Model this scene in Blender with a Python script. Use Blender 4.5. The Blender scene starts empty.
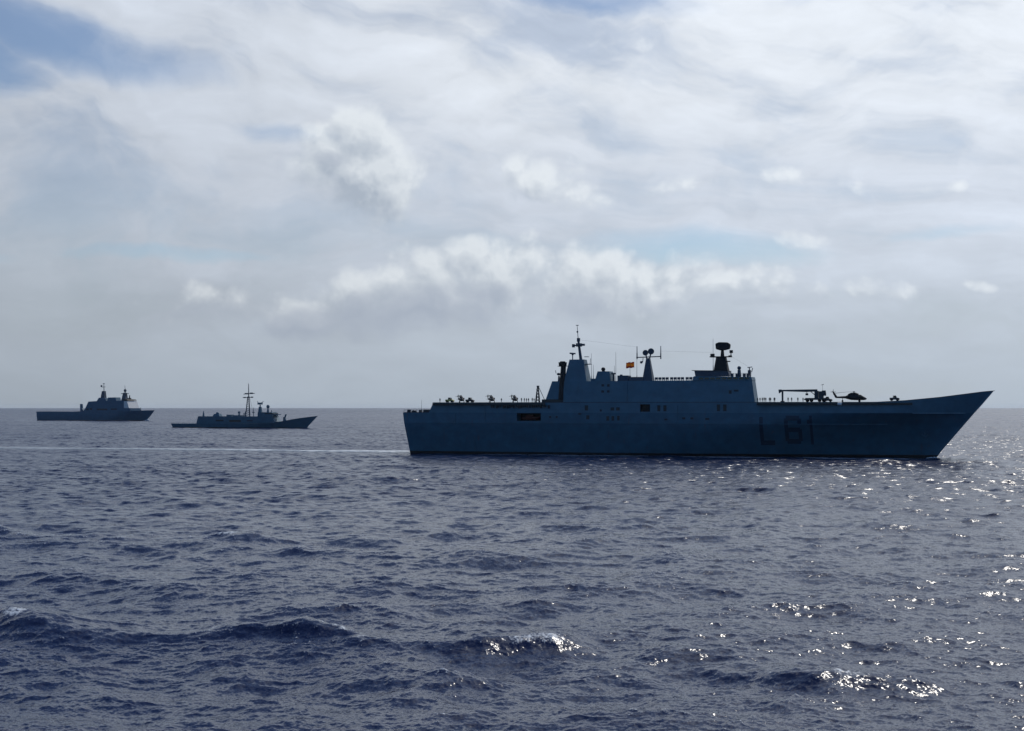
import bpy, math, random
import numpy as np
from mathutils import Vector, Matrix

sc = bpy.context.scene
col = sc.collection
R = math.radians
random.seed(4)

# ------------------------------------------------------------------ camera
EYE = 19.0
PITCH = math.atan(41.9 / 1422.2)
cam_d = bpy.data.cameras.new("camera")
cam = bpy.data.objects.new("camera", cam_d)
col.objects.link(cam)
cam.location = (0, 0, EYE)
cam.rotation_euler = (R(90) + PITCH, 0, 0)
cam_d.lens = 50
cam_d.sensor_width = 36
cam_d.clip_start = 1
cam_d.clip_end = 120000
sc.camera = cam

# ------------------------------------------------------------------ light
SUN_EL = R(45)
SUN_AZ = R(27)          # to the right of the viewing direction (+Y)
SUN_STRENGTH = 2.0
SKY_STRENGTH = 0.1
sun_dir = Vector((math.sin(SUN_AZ) * math.cos(SUN_EL), math.cos(SUN_AZ) * math.cos(SUN_EL), math.sin(SUN_EL)))
sl = bpy.data.lights.new("sun", 'SUN')
sl.energy = SUN_STRENGTH
sl.angle = R(0.55)
sl.color = (1.0, 0.95, 0.87)
sun = bpy.data.objects.new("sun", sl)
col.objects.link(sun)
sun.rotation_euler = (-sun_dir).to_track_quat('-Z', 'Y').to_euler()
sun.location = (300, 600, 900)

sc.view_settings.view_transform = 'Standard'
sc.view_settings.look = 'None'
sc.view_settings.exposure = 0.0
sc.view_settings.gamma = 1.0
sc.view_settings.use_curve_mapping = False
sc.render.engine = 'CYCLES'
sc.cycles.use_denoising = True
sc.cycles.max_bounces = 6
sc.cycles.volume_bounces = 1
sc.cycles.sample_clamp_indirect = 4.0
sc.cycles.sample_clamp_direct = 3.5
sc.cycles.caustics_reflective = False


class NT:
    """small helper for building node graphs"""
    def __init__(self, tree):
        self.t = tree

    def n(self, typ, **kw):
        nd = self.t.nodes.new(typ)
        for k, v in kw.items():
            setattr(nd, k, v)
        return nd

    def link(self, a, sock):
        if isinstance(a, (int, float)):
            sock.default_value = a
        elif isinstance(a, (tuple, list)):
            sock.default_value = a if len(a) == len(sock.default_value) else tuple(a) + (1,)
        else:
            self.t.links.new(a, sock)

    def m(self, op, a, b=0.0, c=None, clamp=False):
        nd = self.n('ShaderNodeMath', operation=op)
        nd.use_clamp = clamp
        self.link(a, nd.inputs[0]); self.link(b, nd.inputs[1])
        if c is not None:
            self.link(c, nd.inputs[2])
        return nd.outputs[0]

    def vm(self, op, a, b=(0, 0, 0), c=None):
        nd = self.n('ShaderNodeVectorMath', operation=op)
        self.link(a, nd.inputs[0]); self.link(b, nd.inputs[1])
        if c is not None:
            self.link(c, nd.inputs[2])
        return nd.outputs['Value'] if op in ('DOT_PRODUCT', 'LENGTH', 'DISTANCE') else nd.outputs[0]

    def noise(self, vec, scale, detail=4, rough=0.5, dist=0.0, dim='3D'):
        nd = self.n('ShaderNodeTexNoise', noise_dimensions=dim)
        self.link(vec, nd.inputs['Vector'])
        nd.inputs['Scale'].default_value = scale
        nd.inputs['Detail'].default_value = detail
        nd.inputs['Roughness'].default_value = rough
        nd.inputs['Distortion'].default_value = dist
        return nd.outputs['Fac']

    def ss(self, v, lo, hi, a=0.0, b=1.0):
        nd = self.n('ShaderNodeMapRange', interpolation_type='SMOOTHSTEP')
        self.link(v, nd.inputs['Value'])
        nd.inputs['From Min'].default_value = lo; nd.inputs['From Max'].default_value = hi
        nd.inputs['To Min'].default_value = a; nd.inputs['To Max'].default_value = b
        return nd.outputs['Result']

    def lin(self, v, lo, hi, a=0.0, b=1.0):
        nd = self.n('ShaderNodeMapRange', interpolation_type='LINEAR')
        self.link(v, nd.inputs['Value'])
        nd.inputs['From Min'].default_value = lo; nd.inputs['From Max'].default_value = hi
        nd.inputs['To Min'].default_value = a; nd.inputs['To Max'].default_value = b
        return nd.outputs['Result']

    def mix(self, f, a, b):
        nd = self.n('ShaderNodeMix', data_type='RGBA')
        self.link(f, nd.inputs[0]); self.link(a, nd.inputs[6]); self.link(b, nd.inputs[7])
        return nd.outputs[2]


def lin(r, g, b):
    f = lambda c: ((c / 255 + 0.055) / 1.055) ** 2.4 if c > 10 else c / 255 / 12.92
    return (f(r), f(g), f(b))


# ------------------------------------------------------------------ sky
# clouds live in the sky by compass direction: A = degrees right of +Y, E = degrees up
world = bpy.data.worlds.new("World")
sc.world = world
world.use_nodes = True
wt = world.node_tree
wt.nodes.clear()
W = NT(wt)
out = W.n('ShaderNodeOutputWorld')
bg = W.n('ShaderNodeBackground')
bg.inputs['Strength'].default_value = SKY_STRENGTH
wt.links.new(bg.outputs[0], out.inputs[0])
tc = W.n('ShaderNodeTexCoord')
D = tc.outputs['Generated']
sep = W.n('ShaderNodeSeparateXYZ'); wt.links.new(D, sep.inputs[0])
azi = W.m('MULTIPLY', W.m('ARCTAN2', sep.outputs[0], sep.outputs[1]), 180 / math.pi)
ele = W.m('MULTIPLY', W.m('ARCSINE', sep.outputs[2]), 180 / math.pi)
comb = W.n('ShaderNodeCombineXYZ')
wt.links.new(azi, comb.inputs[0]); wt.links.new(ele, comb.inputs[1])
P = comb.outputs[0]                      # (azimuth, elevation, 0) in degrees
sky = W.n('ShaderNodeTexSky', sky_type='NISHITA')
sky.sun_disc = False
sky.sun_elevation = SUN_EL
sky.sun_rotation = SUN_AZ
sky.air_density = 1.2
sky.dust_density = 1.0
sky.ozone_density = 1.5
SC = 1.0 / SKY_STRENGTH

# forward glow of thin cloud towards the sun
cosg = W.vm('DOT_PRODUCT', D, tuple(sun_dir))
glow = W.m('POWER', W.lin(cosg, -1.0, 1.0, 0.0, 1.0), 2.6)
veil_l = W.lin(glow, 0.0, 1.0, 0.13, 0.86)

# warp the domain a little so nothing is a clean ellipse
warpn = W.n('ShaderNodeTexNoise', noise_dimensions='3D')
wt.links.new(P, warpn.inputs['Vector'])
warpn.inputs['Scale'].default_value = 0.16
warpn.inputs['Detail'].default_value = 4
warpn.inputs['Roughness'].default_value = 0.55
wv = W.vm('SUBTRACT', warpn.outputs['Color'], (0.5, 0.5, 0.5))
Pw = W.vm('MULTIPLY_ADD', wv, (6.0, 2.2, 0.0), P)

# veil structure: long streaks low down, broader folds high up
vrot = W.n('ShaderNodeVectorRotate', rotation_type='Z_AXIS')
wt.links.new(Pw, vrot.inputs['Vector']); wt.links.new(W.ss(ele, 3.0, 14.0, 0.0, R(20)), vrot.inputs['Angle'])
stre = W.vm('MULTIPLY', vrot.outputs[0], (0.07, 0.36, 0.0))
n_str = W.noise(stre, 1.0, 6, 0.55, 0.4)
broad = W.vm('MULTIPLY', Pw, (0.10, 0.20, 0.0))
n_brd = W.noise(W.vm('ADD', broad, (7.3, 2.1, 0)), 1.0, 6, 0.58, 0.7)
fine = W.noise(W.vm('MULTIPLY', Pw, (0.45, 1.1, 0.0)), 1.0, 5, 0.55, 0.2)


def g(p, cx, cy, sx, sy, rot=0.0):
    """1 - r^2 of a stretched spot"""
    q = W.vm('SUBTRACT', p, (cx, cy, 0))
    if rot:
        vr = W.n('ShaderNodeVectorRotate', rotation_type='Z_AXIS')
        wt.links.new(q, vr.inputs['Vector']); vr.inputs['Angle'].default_value = -R(rot)
        q = vr.outputs[0]
    q = W.vm('MULTIPLY', q, (1 / sx, 1 / sy, 0))
    return W.m('SUBTRACT', 1.0, W.vm('DOT_PRODUCT', q, q))


def px(u, v):
    return math.degrees(math.atan((u - 512) / 1422.2)), math.degrees(math.atan((408 - v) / 1422.2))


DPP = math.degrees(1 / 1422.2)           # degrees per picture unit near the horizon


def spots(p, rows, soft=None):
    acc = None
    for (u, v, su, sv, rot, w) in rows:
        cx, cy = px(u, v)
        s = g(p, cx, cy, su * DPP, sv * DPP, rot)
        s = W.m('MAXIMUM', W.m('ADD', s, w - 1.0), -1.3)
        acc = s if acc is None else (W.m('MAXIMUM', acc, s) if soft is None else W.m('SMOOTH_MAX', acc, s, soft))
    return acc


# openings of clear blue in the veil
gap = spots(Pw, [(55, 48, 150, 34, -13, 1.0), (-60, 70, 130, 40, -5, 0.9), (610, -4, 170, 26, -4, 0.55), (285, 138, 100, 18, -6, 0.32),
                 (160, 259, 150, 12, 0, 0.42), (720, 252, 170, 26, -2, 0.62), (960, 243, 120, 12, 3, 0.40),
                 (870, -8, 130, 18, 4, 0.5), (-30, 262, 60, 12, 0, 0.4)])
# cloud cover over the rest of the sky (behind and above the camera): broken
cov = W.m('ADD', W.m('MULTIPLY', n_brd, 1.1), W.m('MULTIPLY', n_str, 0.5))
gap_n = W.m('ADD', gap, W.m('MULTIPLY', W.m('SUBTRACT', cov, 0.82), -1.6))
gapm = W.m('MULTIPLY', W.ss(gap_n, -0.25, 0.95), 0.78)
behind = W.ss(sep.outputs[1], 0.55, -0.35, 0.0, 1.0)
open_n = W.ss(n_brd, 0.62, 0.42, 0.25, 0.95)
gapm = W.m('MAXIMUM', gapm, W.m('MULTIPLY', behind, open_n))

# veil colour: blue-grey at the horizon, paler higher
hz = W.ss(ele, -1.0, 9.0)
c_lo = lin(172, 183, 195)
c_hi = lin(193, 201, 213)
vc = W.mix(hz, c_lo, c_hi)
hi2 = W.ss(ele, 7.5, 13.5)
hi2 = W.m('MULTIPLY', hi2, W.ss(azi, -16.0, 2.0, 0.15, 1.0))
vc = W.mix(hi2, vc, lin(206, 212, 220))
mod = W.m('ADD', W.m('MULTIPLY', W.m('SUBTRACT', n_brd, 0.5), 0.42), W.m('MULTIPLY', W.m('SUBTRACT', n_str, 0.5), 0.50))
mod = W.m('ADD', mod, W.m('MULTIPLY', W.m('SUBTRACT', fine, 0.5), 0.22))
mod = W.m('MULTIPLY', mod, W.ss(ele, 0.0, 6.0, 0.35, 1.0))
mod = W.m('ADD', 1.0, mod)
vc = W.vm('MULTIPLY', vc, (1, 1, 1))
scl = W.m('MULTIPLY', mod, W.m('MULTIPLY', veil_l, 1.76 * SC))
sc_n = W.n('ShaderNodeVectorMath', operation='SCALE'); wt.links.new(vc, sc_n.inputs[0]); wt.links.new(scl, sc_n.inputs['Scale'])
veil = sc_n.outputs[0]
upper_open = W.m('MULTIPLY', W.ss(ele, 15.5, 27.0), W.ss(n_brd, 0.66, 0.44, 0.55, 0.96))
sun_veil = W.ss(cosg, 0.90, 0.985, 0.0, 0.75)
upper_open = W.m('MULTIPLY', upper_open, W.m('SUBTRACT', 1.0, sun_veil))
gapm = W.m('MAXIMUM', gapm, upper_open)
tint = W.mix(W.ss(ele, 4.0, 13.0), (0.58, 0.72, 0.92), (0.34, 0.48, 0.68))
blue = W.vm('MULTIPLY', sky.outputs[0], tint)
blue = W.vm('MULTIPLY', blue, W.mix(behind, (1, 1, 1), (0.9, 1.25, 1.5)))
thin = W.m('ADD', W.m('MULTIPLY', n_str, 0.55), W.m('MULTIPLY', n_brd, 0.45))
thin = W.m('MULTIPLY', W.ss(thin, 0.53, 0.36, 0.0, 0.34), W.ss(ele, 3.0, 9.0, 0.25, 1.0))
gapm = W.m('MAXIMUM', gapm, thin)
shade = W.ss(spots(Pw, [(400, 312, 150, 30, 4, 1.0), (215, 306, 130, 30, 0, 0.9), (600, 304, 90, 24, 0, 0.7), (440, 20, 90, 30, -10, 0.5), (320, 120, 70, 24, 0, 0.6)]), -0.3, 1.0, 1.0, 0.92)
sc_s = W.n('ShaderNodeVectorMath', operation='SCALE'); wt.links.new(veil, sc_s.inputs[0]); wt.links.new(shade, sc_s.inputs['Scale'])
base = W.mix(gapm, sc_s.outputs[0], blue)

# cumulus puffs in front of the veil
PUFFS = [(356, 140, 36, 32, 20, 1.45), (336, 160, 46, 36, 0, 1.35), (366, 180, 50, 42, -35, 1.5), (390, 205, 36, 24, -30, 0.85),
         (540, 178, 70, 30, -6, 0.8), (575, 188, 44, 22, -20, 0.75), (520, 168, 40, 20, 0, 0.6),
         (492, 273, 64, 38, 0, 1.2), (435, 284, 74, 38, 0, 1.0), (380, 296, 80, 38, 8, 0.85), (315, 316, 70, 26, 10, 0.7),
         (587, 279, 58, 36, 10, 1.15), (632, 288, 64, 32, 0, 0.95), (562, 296, 50, 22, 0, 0.65),
         (700, 282, 70, 28, -6, 0.72), (775, 286, 70, 24, -8, 0.66), (690, 296, 80, 16, 0, 0.40),
         (787, 178, 36, 15, 0, 0.42), (860, 191, 28, 13, -10, 0.45), (800, 243, 44, 13, -5, 0.40), (672, 190, 50, 18, 0, 0.30),
         (912, 291, 36, 10, 0, 0.32), (978, 290, 26, 8, -18, 0.34), (650, 44, 40, 11, 0, 0.35), (950, 200, 30, 12, 0, 0.28),
         (215, 308, 110, 32, 0, 0.40), (880, 292, 70, 18, 0, 0.28)]


def puff_density(p, PUFFS=PUFFS):
    n1 = W.noise(W.vm('ADD', p, (31.7, 5.2, 0.0)), 0.50, 5, 0.52, 0.2)
    vo = W.n('ShaderNodeTexVoronoi', feature='SMOOTH_F1', voronoi_dimensions='2D')
    wt.links.new(W.vm('ADD', p, (4.7, 8.2, 0.0)), vo.inputs['Vector'])
    vo.inputs['Scale'].default_value = 0.75; vo.inputs['Detail'].default_value = 3.0
    vo.inputs['Roughness'].default_value = 0.5; vo.inputs['Smoothness'].default_value = 0.5
    bil = W.m('MULTIPLY', W.m('SUBTRACT', 0.52, vo.outputs['Distance']), 0.75)
    s = spots(p, PUFFS, 0.12)
    return W.m('ADD', s, W.m('ADD', W.m('MULTIPLY', W.m('SUBTRACT', n1, 0.5), 1.5), bil))


Pq = W.vm('MULTIPLY_ADD', wv, (2.0, 1.2, 0.0), P)
d0 = puff_density(Pq)
d1 = puff_density(W.vm('ADD', Pq, (0.28, 0.60, 0.0)))
alpha = W.ss(d0, -0.28, 0.85)
lit = W.m('ADD', 0.56, W.m('MULTIPLY', W.m('SUBTRACT', d0, d1), 0.80), clamp=True)
core = W.ss(d0, 0.4, 1.3, 0.0, 0.25)
lit = W.m('SUBTRACT', lit, core, clamp=True)
pc = W.mix(lit, lin(164, 175, 189), lin(221, 227, 232))
sc_p = W.n('ShaderNodeVectorMath', operation='SCALE'); wt.links.new(pc, sc_p.inputs[0])
wt.links.new(W.m('MULTIPLY', veil_l, 1.76 * SC), sc_p.inputs['Scale'])
amax = W.ss(ele, 1.2, 5.0, 0.45, 0.92)
white = W.mix(W.m('MULTIPLY', alpha, amax), base, sc_p.outputs[0])
# shaded undersides
UNDER = [(395, 312, 105, 24, 6, 0.95), (312, 322, 56, 18, 8, 0.95), (478, 292, 48, 15, 0, 0.85), (575, 301, 36, 13, 0, 0.75), (215, 314, 85, 15, 0, 0.35),
         (324, 162, 24, 11, 0, 0.7), (362, 142, 10, 9, 30, 0.1), (640, 304, 50, 10, 0, 0.35), (740, 304, 60, 9, 0, 0.2)]
du = puff_density(W.vm('ADD', Pq, (0.0, 0.05, 0.0)), UNDER)
au = W.ss(du, -0.6, 0.85, 0.0, 0.64)
sc_u = W.n('ShaderNodeVectorMath', operation='SCALE'); W.link(lin(165, 175, 191), sc_u.inputs[0])
wt.links.new(W.m('MULTIPLY', veil_l, 1.72 * SC), sc_u.inputs['Scale'])
final = W.mix(au, white, sc_u.outputs[0])
# below the horizon the sky only matters for stray rays: keep the horizon tone
wt.links.new(final, bg.inputs[0])
world.cycles.sampling_method = 'MANUAL'
world.cycles.sample_map_resolution = 512


# ------------------------------------------------------------------ materials
def new_mat(name):
    m = bpy.data.materials.new(name)
    m.use_nodes = True
    t = m.node_tree
    t.nodes.clear()
    N = NT(t)
    o = N.n('ShaderNodeOutputMaterial')
    b = N.n('ShaderNodeBsdfPrincipled')
    t.links.new(b.outputs[0], o.inputs[0])
    return m, N, b


def paint(name, c, rough=0.55, var=0.25, streak=0.0, boot=None, metallic=0.0, scale=0.25):
    m, N, b = new_mat(name)
    tc = N.n('ShaderNodeTexCoord')
    o = tc.outputs['Object']
    n1 = N.noise(o, scale, 5, 0.6, 0.3)
    k = N.lin(n1, 0.3, 0.7, 1 - var, 1 + var)
    cc = N.vm('MULTIPLY', (c[0], c[1], c[2]), (1, 1, 1))
    s = N.n('ShaderNodeVectorMath', operation='SCALE')
    N.link(cc, s.inputs[0]); N.link(k, s.inputs['Scale'])
    colr = s.outputs[0]
    if streak:
        st = N.noise(N.vm('MULTIPLY', o, (0.9, 0.9, 0.05)), 1.0, 5, 0.6)
        colr = N.mix(N.ss(st, 0.60, 0.78, 0.0, streak), colr, (0.10, 0.055, 0.03))
        pan = N.noise(N.vm('MULTIPLY', o, (0.12, 0.12, 0.35)), 1.0, 2, 0.5)
        colr = N.mix(N.ss(pan, 0.45, 0.62, 0.0, 0.25), colr, (c[0] * .7, c[1] * .75, c[2] * .8))
    if boot is not None:
        sp = N.n('ShaderNodeSeparateXYZ'); N.link(o, sp.inputs[0])
        edge = N.m('ADD', sp.outputs[2], N.lin(N.noise(o, 0.4, 3), 0, 1, -0.15, 0.15))
        colr = N.mix(N.ss(edge, boot - 0.1, boot + 0.1), (0.006, 0.007, 0.009), colr)
    N.link(colr, b.inputs['Base Color'])
    b.inputs['Roughness'].default_value = rough
    b.inputs['Metallic'].default_value = metallic
    bp = N.n('ShaderNodeBump'); bp.inputs['Strength'].default_value = 0.15; bp.inputs['Distance'].default_value = 0.05
    N.link(N.noise(o, 1.2, 4), bp.inputs['Height']); N.link(bp.outputs[0], b.inputs['Normal'])
    return m


M = {}
M['hull'] = paint('hull_paint', (0.024, 0.100, 0.156), 0.5, 0.2, 0.5, boot=1.2)
M['upper'] = paint('superstructure_paint', (0.050, 0.138, 0.196), 0.5, 0.16, 0.3)
M['mast'] = paint('mast_paint', (0.045, 0.07, 0.10), 0.6, 0.2)
M['deck'] = paint('deck_coating', (0.05, 0.052, 0.055), 0.9, 0.2)
M['black'] = paint('soot_and_shade_black', (0.008, 0.008, 0.010), 0.7, 0.3)  # funnel and mast black; on the bay panels it paints in shade
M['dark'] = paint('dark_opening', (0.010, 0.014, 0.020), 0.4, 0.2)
M['numeral'] = paint('numeral_paint', (0.007, 0.033, 0.064), 0.6, 0.15)
M['fhull'] = paint('frigate_paint', (0.028, 0.105, 0.160), 0.55, 0.15, 0.25, boot=0.7)
M['lhull'] = paint('landing_ship_paint', (0.027, 0.105, 0.175), 0.55, 0.15, 0.25, boot=0.9)
M['pale'] = paint('painted_sunlit_front', (0.72, 0.70, 0.66), 0.5, 0.06)  # sunlight put into the colour of the far ship's bridge front
M['heli'] = paint('helicopter_paint', (0.014, 0.017, 0.020), 0.75, 0.2)
M['glass'] = paint('window_glass', (0.012, 0.016, 0.020), 0.08, 0.1)
M['yellow'] = paint('yellow_paint', (0.62, 0.52, 0.16), 0.5, 0.1)
M['white'] = paint('white_paint', (0.78, 0.78, 0.74), 0.5, 0.05)
M['orange'] = paint('boat_orange', (0.10, 0.018, 0.012), 0.7, 0.15)
M['tyre'] = paint('tyre_rubber', (0.012, 0.012, 0.012), 0.9, 0.1)
M['steel'] = paint('crane_paint', (0.035, 0.045, 0.055), 0.55, 0.2)


def flag_mat():
    m, N, b = new_mat('flag_cloth')
    tc = N.n('ShaderNodeTexCoord')
    sp = N.n('ShaderNodeSeparateXYZ'); N.link(tc.outputs['Object'], sp.inputs[0])
    z = sp.outputs[2]
    mid = N.m('LESS_THAN', N.m('ABSOLUTE', z), 0.56)
    c = N.mix(mid, (0.52, 0.06, 0.03), (0.78, 0.40, 0.04))
    N.link(c, b.inputs['Base Color']); b.inputs['Roughness'].default_value = 0.8
    tr = N.n('ShaderNodeBsdfTranslucent'); N.link(c, tr.inputs['Color'])
    ms = N.n('ShaderNodeMixShader'); ms.inputs[0].default_value = 0.5
    o = [x for x in m.node_tree.nodes if x.type == 'OUTPUT_MATERIAL'][0]
    N.link(b.outputs[0], ms.inputs[1]); N.link(tr.outputs[0], ms.inputs[2])
    m.node_tree.links.new(ms.outputs[0], o.inputs[0])
    return m


M['flag'] = flag_mat()


def person_mat():
    m, N, b = new_mat('uniform_and_skin')
    tc = N.n('ShaderNodeTexCoord')
    sp = N.n('ShaderNodeSeparateXYZ'); N.link(tc.outputs['Object'], sp.inputs[0])
    c = N.mix(N.ss(sp.outputs[2], 1.50, 1.53), (0.012, 0.016, 0.028), (0.30, 0.19, 0.14))
    c = N.mix(N.ss(sp.outputs[2], 1.68, 1.70), c, (0.012, 0.012, 0.014))
    N.link(c, b.inputs['Base Color']); b.inputs['Roughness'].default_value = 0.8
    return m


M['person'] = person_mat()


def foam_mat():
    m, N, b = new_mat('spray_foam')
    tc = N.n('ShaderNodeTexCoord')
    c = N.mix(N.noise(tc.outputs['Object'], 1.5, 5), (0.5, 0.55, 0.6), (0.85, 0.87, 0.88))
    N.link(c, b.inputs['Base Color']); b.inputs['Roughness'].default_value = 0.8
    return m


M['foam'] = foam_mat()


def water_mat():
    m, N, b = new_mat('sea_water')
    at = N.n('ShaderNodeAttribute', attribute_name='rough')
    fo = N.n('ShaderNodeAttribute', attribute_name='foam')
    wk = N.n('ShaderNodeAttribute', attribute_name='wake')
    geo = N.n('ShaderNodeNewGeometry')
    p = geo.outputs['Position']
    n1 = N.noise(p, 2.2, 6, 0.62, 0.6)
    n2 = N.noise(N.vm('MULTIPLY', p, (0.22, 0.30, 0.1)), 1.0, 6, 0.65, 0.5)
    f1 = N.m('MULTIPLY', fo.outputs['Fac'], N.ss(n1, 0.37, 0.56))
    n3 = N.noise(N.vm('MULTIPLY', p, (0.045, 0.10, 0.1)), 1.0, 4, 0.6, 0.8)
    f2 = N.m('MULTIPLY', N.m('MULTIPLY', wk.outputs['Fac'], N.ss(n2, 0.25, 0.62)), N.m('MAXIMUM', N.ss(n3, 0.30, 0.60, 0.25, 1.0), N.ss(wk.outputs['Fac'], 0.75, 1.0)))
    f = N.m('MAXIMUM', f1, f2, clamp=True)
    deep = N.mix(wk.outputs['Fac'], (0.0026, 0.0120, 0.053), (0.02, 0.07, 0.10))
    cc = N.mix(f, deep, (0.72, 0.76, 0.78))
    N.link(cc, b.inputs['Base Color'])
    # gusts roughen the surface in long patches
    gust = N.noise(N.vm('MULTIPLY', p, (0.004, 0.010, 0.0)), 1.0, 5, 0.6, 0.6)
    r = N.m('MULTIPLY', at.outputs['Fac'], N.lin(gust, 0.3, 0.7, 0.85, 1.12))
    r = N.m('ADD', r, N.m('MULTIPLY', f, 0.5), clamp=True)
    N.link(r, b.inputs['Roughness'])
    b.inputs['IOR'].default_value = 1.333
    # wavelets too small for the mesh tilt the surface: a slope field in metres
    fa = N.n('ShaderNodeAttribute', attribute_name='chop')
    def slopes(scale, det, amp, off):
        nd = N.n('ShaderNodeTexNoise', noise_dimensions='2D')
        N.link(N.vm('ADD', N.vm('MULTIPLY', p, (0.7, 1.0, 0.0)), off), nd.inputs['Vector'])
        nd.inputs['Scale'].default_value = scale; nd.inputs['Detail'].default_value = det; nd.inputs['Roughness'].default_value = 0.62
        v = N.vm('SUBTRACT', nd.outputs['Color'], (0.5, 0.5, 0.5))
        v = N.vm('MULTIPLY', v, (1, 1, 0))
        sn = N.n('ShaderNodeVectorMath', operation='SCALE'); N.link(v, sn.inputs[0]); N.link(amp, sn.inputs['Scale'])
        return sn.outputs[0]
    sl1 = slopes(0.42, 5, N.m('MULTIPLY', fa.outputs['Fac'], 1.7), (0, 0, 0))
    sl2 = slopes(6.5, 4, 0.55, (17, 3, 0))
    nn = N.vm('NORMALIZE', N.vm('ADD', geo.outputs['Normal'], N.vm('ADD', sl1, sl2)))
    N.link(nn, b.inputs['Normal'])
    b.inputs['Specular IOR Level'].default_value = 0.34
    return m


M['water'] = water_mat()


# ------------------------------------------------------------------ tags and mesh helpers
def tag(o, label=None, cat=None, group=None, kind=None):
    if label: o['label'] = label
    if cat: o['category'] = cat
    if group: o['group'] = group
    if kind: o['kind'] = kind
    return o


def thing(name, loc, rz, label, cat, group=None):
    o = bpy.data.objects.new(name, None)
    o.empty_display_size = 1
    col.objects.link(o)
    o.location = loc
    o.rotation_euler = (0, 0, rz)
    return tag(o, label, cat, group)


class MB:
    def __init__(self):
        self.v = []; self.f = []

    def add(self, vs, fs):
        n = len(self.v)
        self.v += [tuple(p) for p in vs]
        self.f += [tuple(i + n for i in q) for q in fs]
        return self

    def box(self, x0, x1, y0, y1, z0, z1):
        return self.frustum((x0, x1, y0, y1), z0, (x0, x1, y0, y1), z1)

    def frustum(self, a, z0, b, z1):
        vs = [(a[0], a[2], z0), (a[1], a[2], z0), (a[1], a[3], z0), (a[0], a[3], z0),
              (b[0], b[2], z1), (b[1], b[2], z1), (b[1], b[3], z1), (b[0], b[3], z1)]
        return self.add(vs, [(3, 2, 1, 0), (4, 5, 6, 7), (0, 1, 5, 4), (1, 2, 6, 5), (2, 3, 7, 6), (3, 0, 4, 7)])

    def prism(self, prof, ya, yb):
        """outline in x,z pushed along y; ya / yb may be functions of z"""
        fa = ya if callable(ya) else (lambda z: ya)
        fb = yb if callable(yb) else (lambda z: yb)
        n = len(prof)
        vs = [(x, fa(z), z) for x, z in prof] + [(x, fb(z), z) for x, z in prof]
        fs = [tuple(range(n)), tuple(range(2 * n - 1, n - 1, -1))]
        fs += [(j, i, i + n, j + n) for i, j in ((i, (i + 1) % n) for i in range(n))]
        return self.add(vs, fs)

    def tube(self, a, b, r0, r1=None, n=8):
        r1 = r0 if r1 is None else r1
        a = Vector(a); b = Vector(b)
        d = (b - a).normalized()
        u = d.orthogonal().normalized(); w = d.cross(u)
        ring = lambda c, r: [tuple(c + u * r * math.cos(2 * math.pi * i / n) + w * r * math.sin(2 * math.pi * i / n)) for i in range(n)]
        vs = ring(a, r0) + ring(b, r1)
        fs = [tuple(range(n - 1, -1, -1)), tuple(range(n, 2 * n))]
        fs += [(i, (i + 1) % n, n + (i + 1) % n, n + i) for i in range(n)]
        return self.add(vs, fs)

    def ball(self, c, rx, ry=None, rz=None, n=14, k=8):
        ry = rx if ry is None else ry; rz = rx if rz is None else rz
        rings = []
        for j in range(1, k):
            t = math.pi * j / k
            rings.append([(c[0] + rx * math.sin(t) * math.cos(2 * math.pi * i / n), c[1] + ry * math.sin(t) * math.sin(2 * math.pi * i / n), c[2] - rz * math.cos(t)) for i in range(n)])
        return self.loft(rings, caps=True)

    def loft(self, rings, caps=True):
        n = len(rings[0]); base = len(self.v)
        fs = []
        for j in range(len(rings) - 1):
            for i in range(n):
                fs.append((j * n + i, j * n + (i + 1) % n, (j + 1) * n + (i + 1) % n, (j + 1) * n + i))
        if caps:
            fs.append(tuple(range(n - 1, -1, -1)))
            fs.append(tuple((len(rings) - 1) * n + i for i in range(n)))
        return self.add([p for r in rings for p in r], fs)

    def build(self, name, mat, parent=None, smooth=False, bevel=0.0, label=None, loc=None):
        me = bpy.data.meshes.new(name)
        me.from_pydata(self.v, [], self.f)
        me.validate()
        import bmesh
        bm = bmesh.new(); bm.from_mesh(me)
        bmesh.ops.recalc_face_normals(bm, faces=bm.faces)
        if bevel:
            bmesh.ops.bevel(bm, geom=[e for e in bm.edges if len(e.link_faces) == 2 and e.calc_face_angle(0) > 0.6], offset=bevel, segments=2, affect='EDGES', clamp_overlap=True)
        bm.to_mesh(me); bm.free()
        if smooth:
            me.shade_smooth()
            me.set_sharp_from_angle(angle=R(32))
        me.materials.append(mat)
        o = bpy.data.objects.new(name, me)
        col.objects.link(o)
        if parent: o.parent = parent
        if loc: o.location = loc
        if label: o['label'] = label
        return o


def copy_tree(o, parent=None):
    c = o.copy()
    col.objects.link(c)
    if parent: c.parent = parent
    for ch in list(o.children):
        copy_tree(ch, c)
    return c


def cut(o, boxes):
    """recess box-shaped bays into a closed hull"""
    mb = MB()
    for b in boxes: mb.box(*b)
    k = mb.build('cutter', M['dark'])
    md = o.modifiers.new('cut', 'BOOLEAN')
    md.operation = 'DIFFERENCE'; md.object = k; md.solver = 'EXACT'
    k.parent = o.parent
    bpy.context.view_layer.update()
    dg = bpy.context.evaluated_depsgraph_get()
    me = bpy.data.meshes.new_from_object(o.evaluated_get(dg))
    o.modifiers.clear()
    old = o.data; o.data = me
    me.name = old.name
    bpy.data.objects.remove(k)
    me.shade_smooth(); me.set_sharp_from_angle(angle=R(25))


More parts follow.
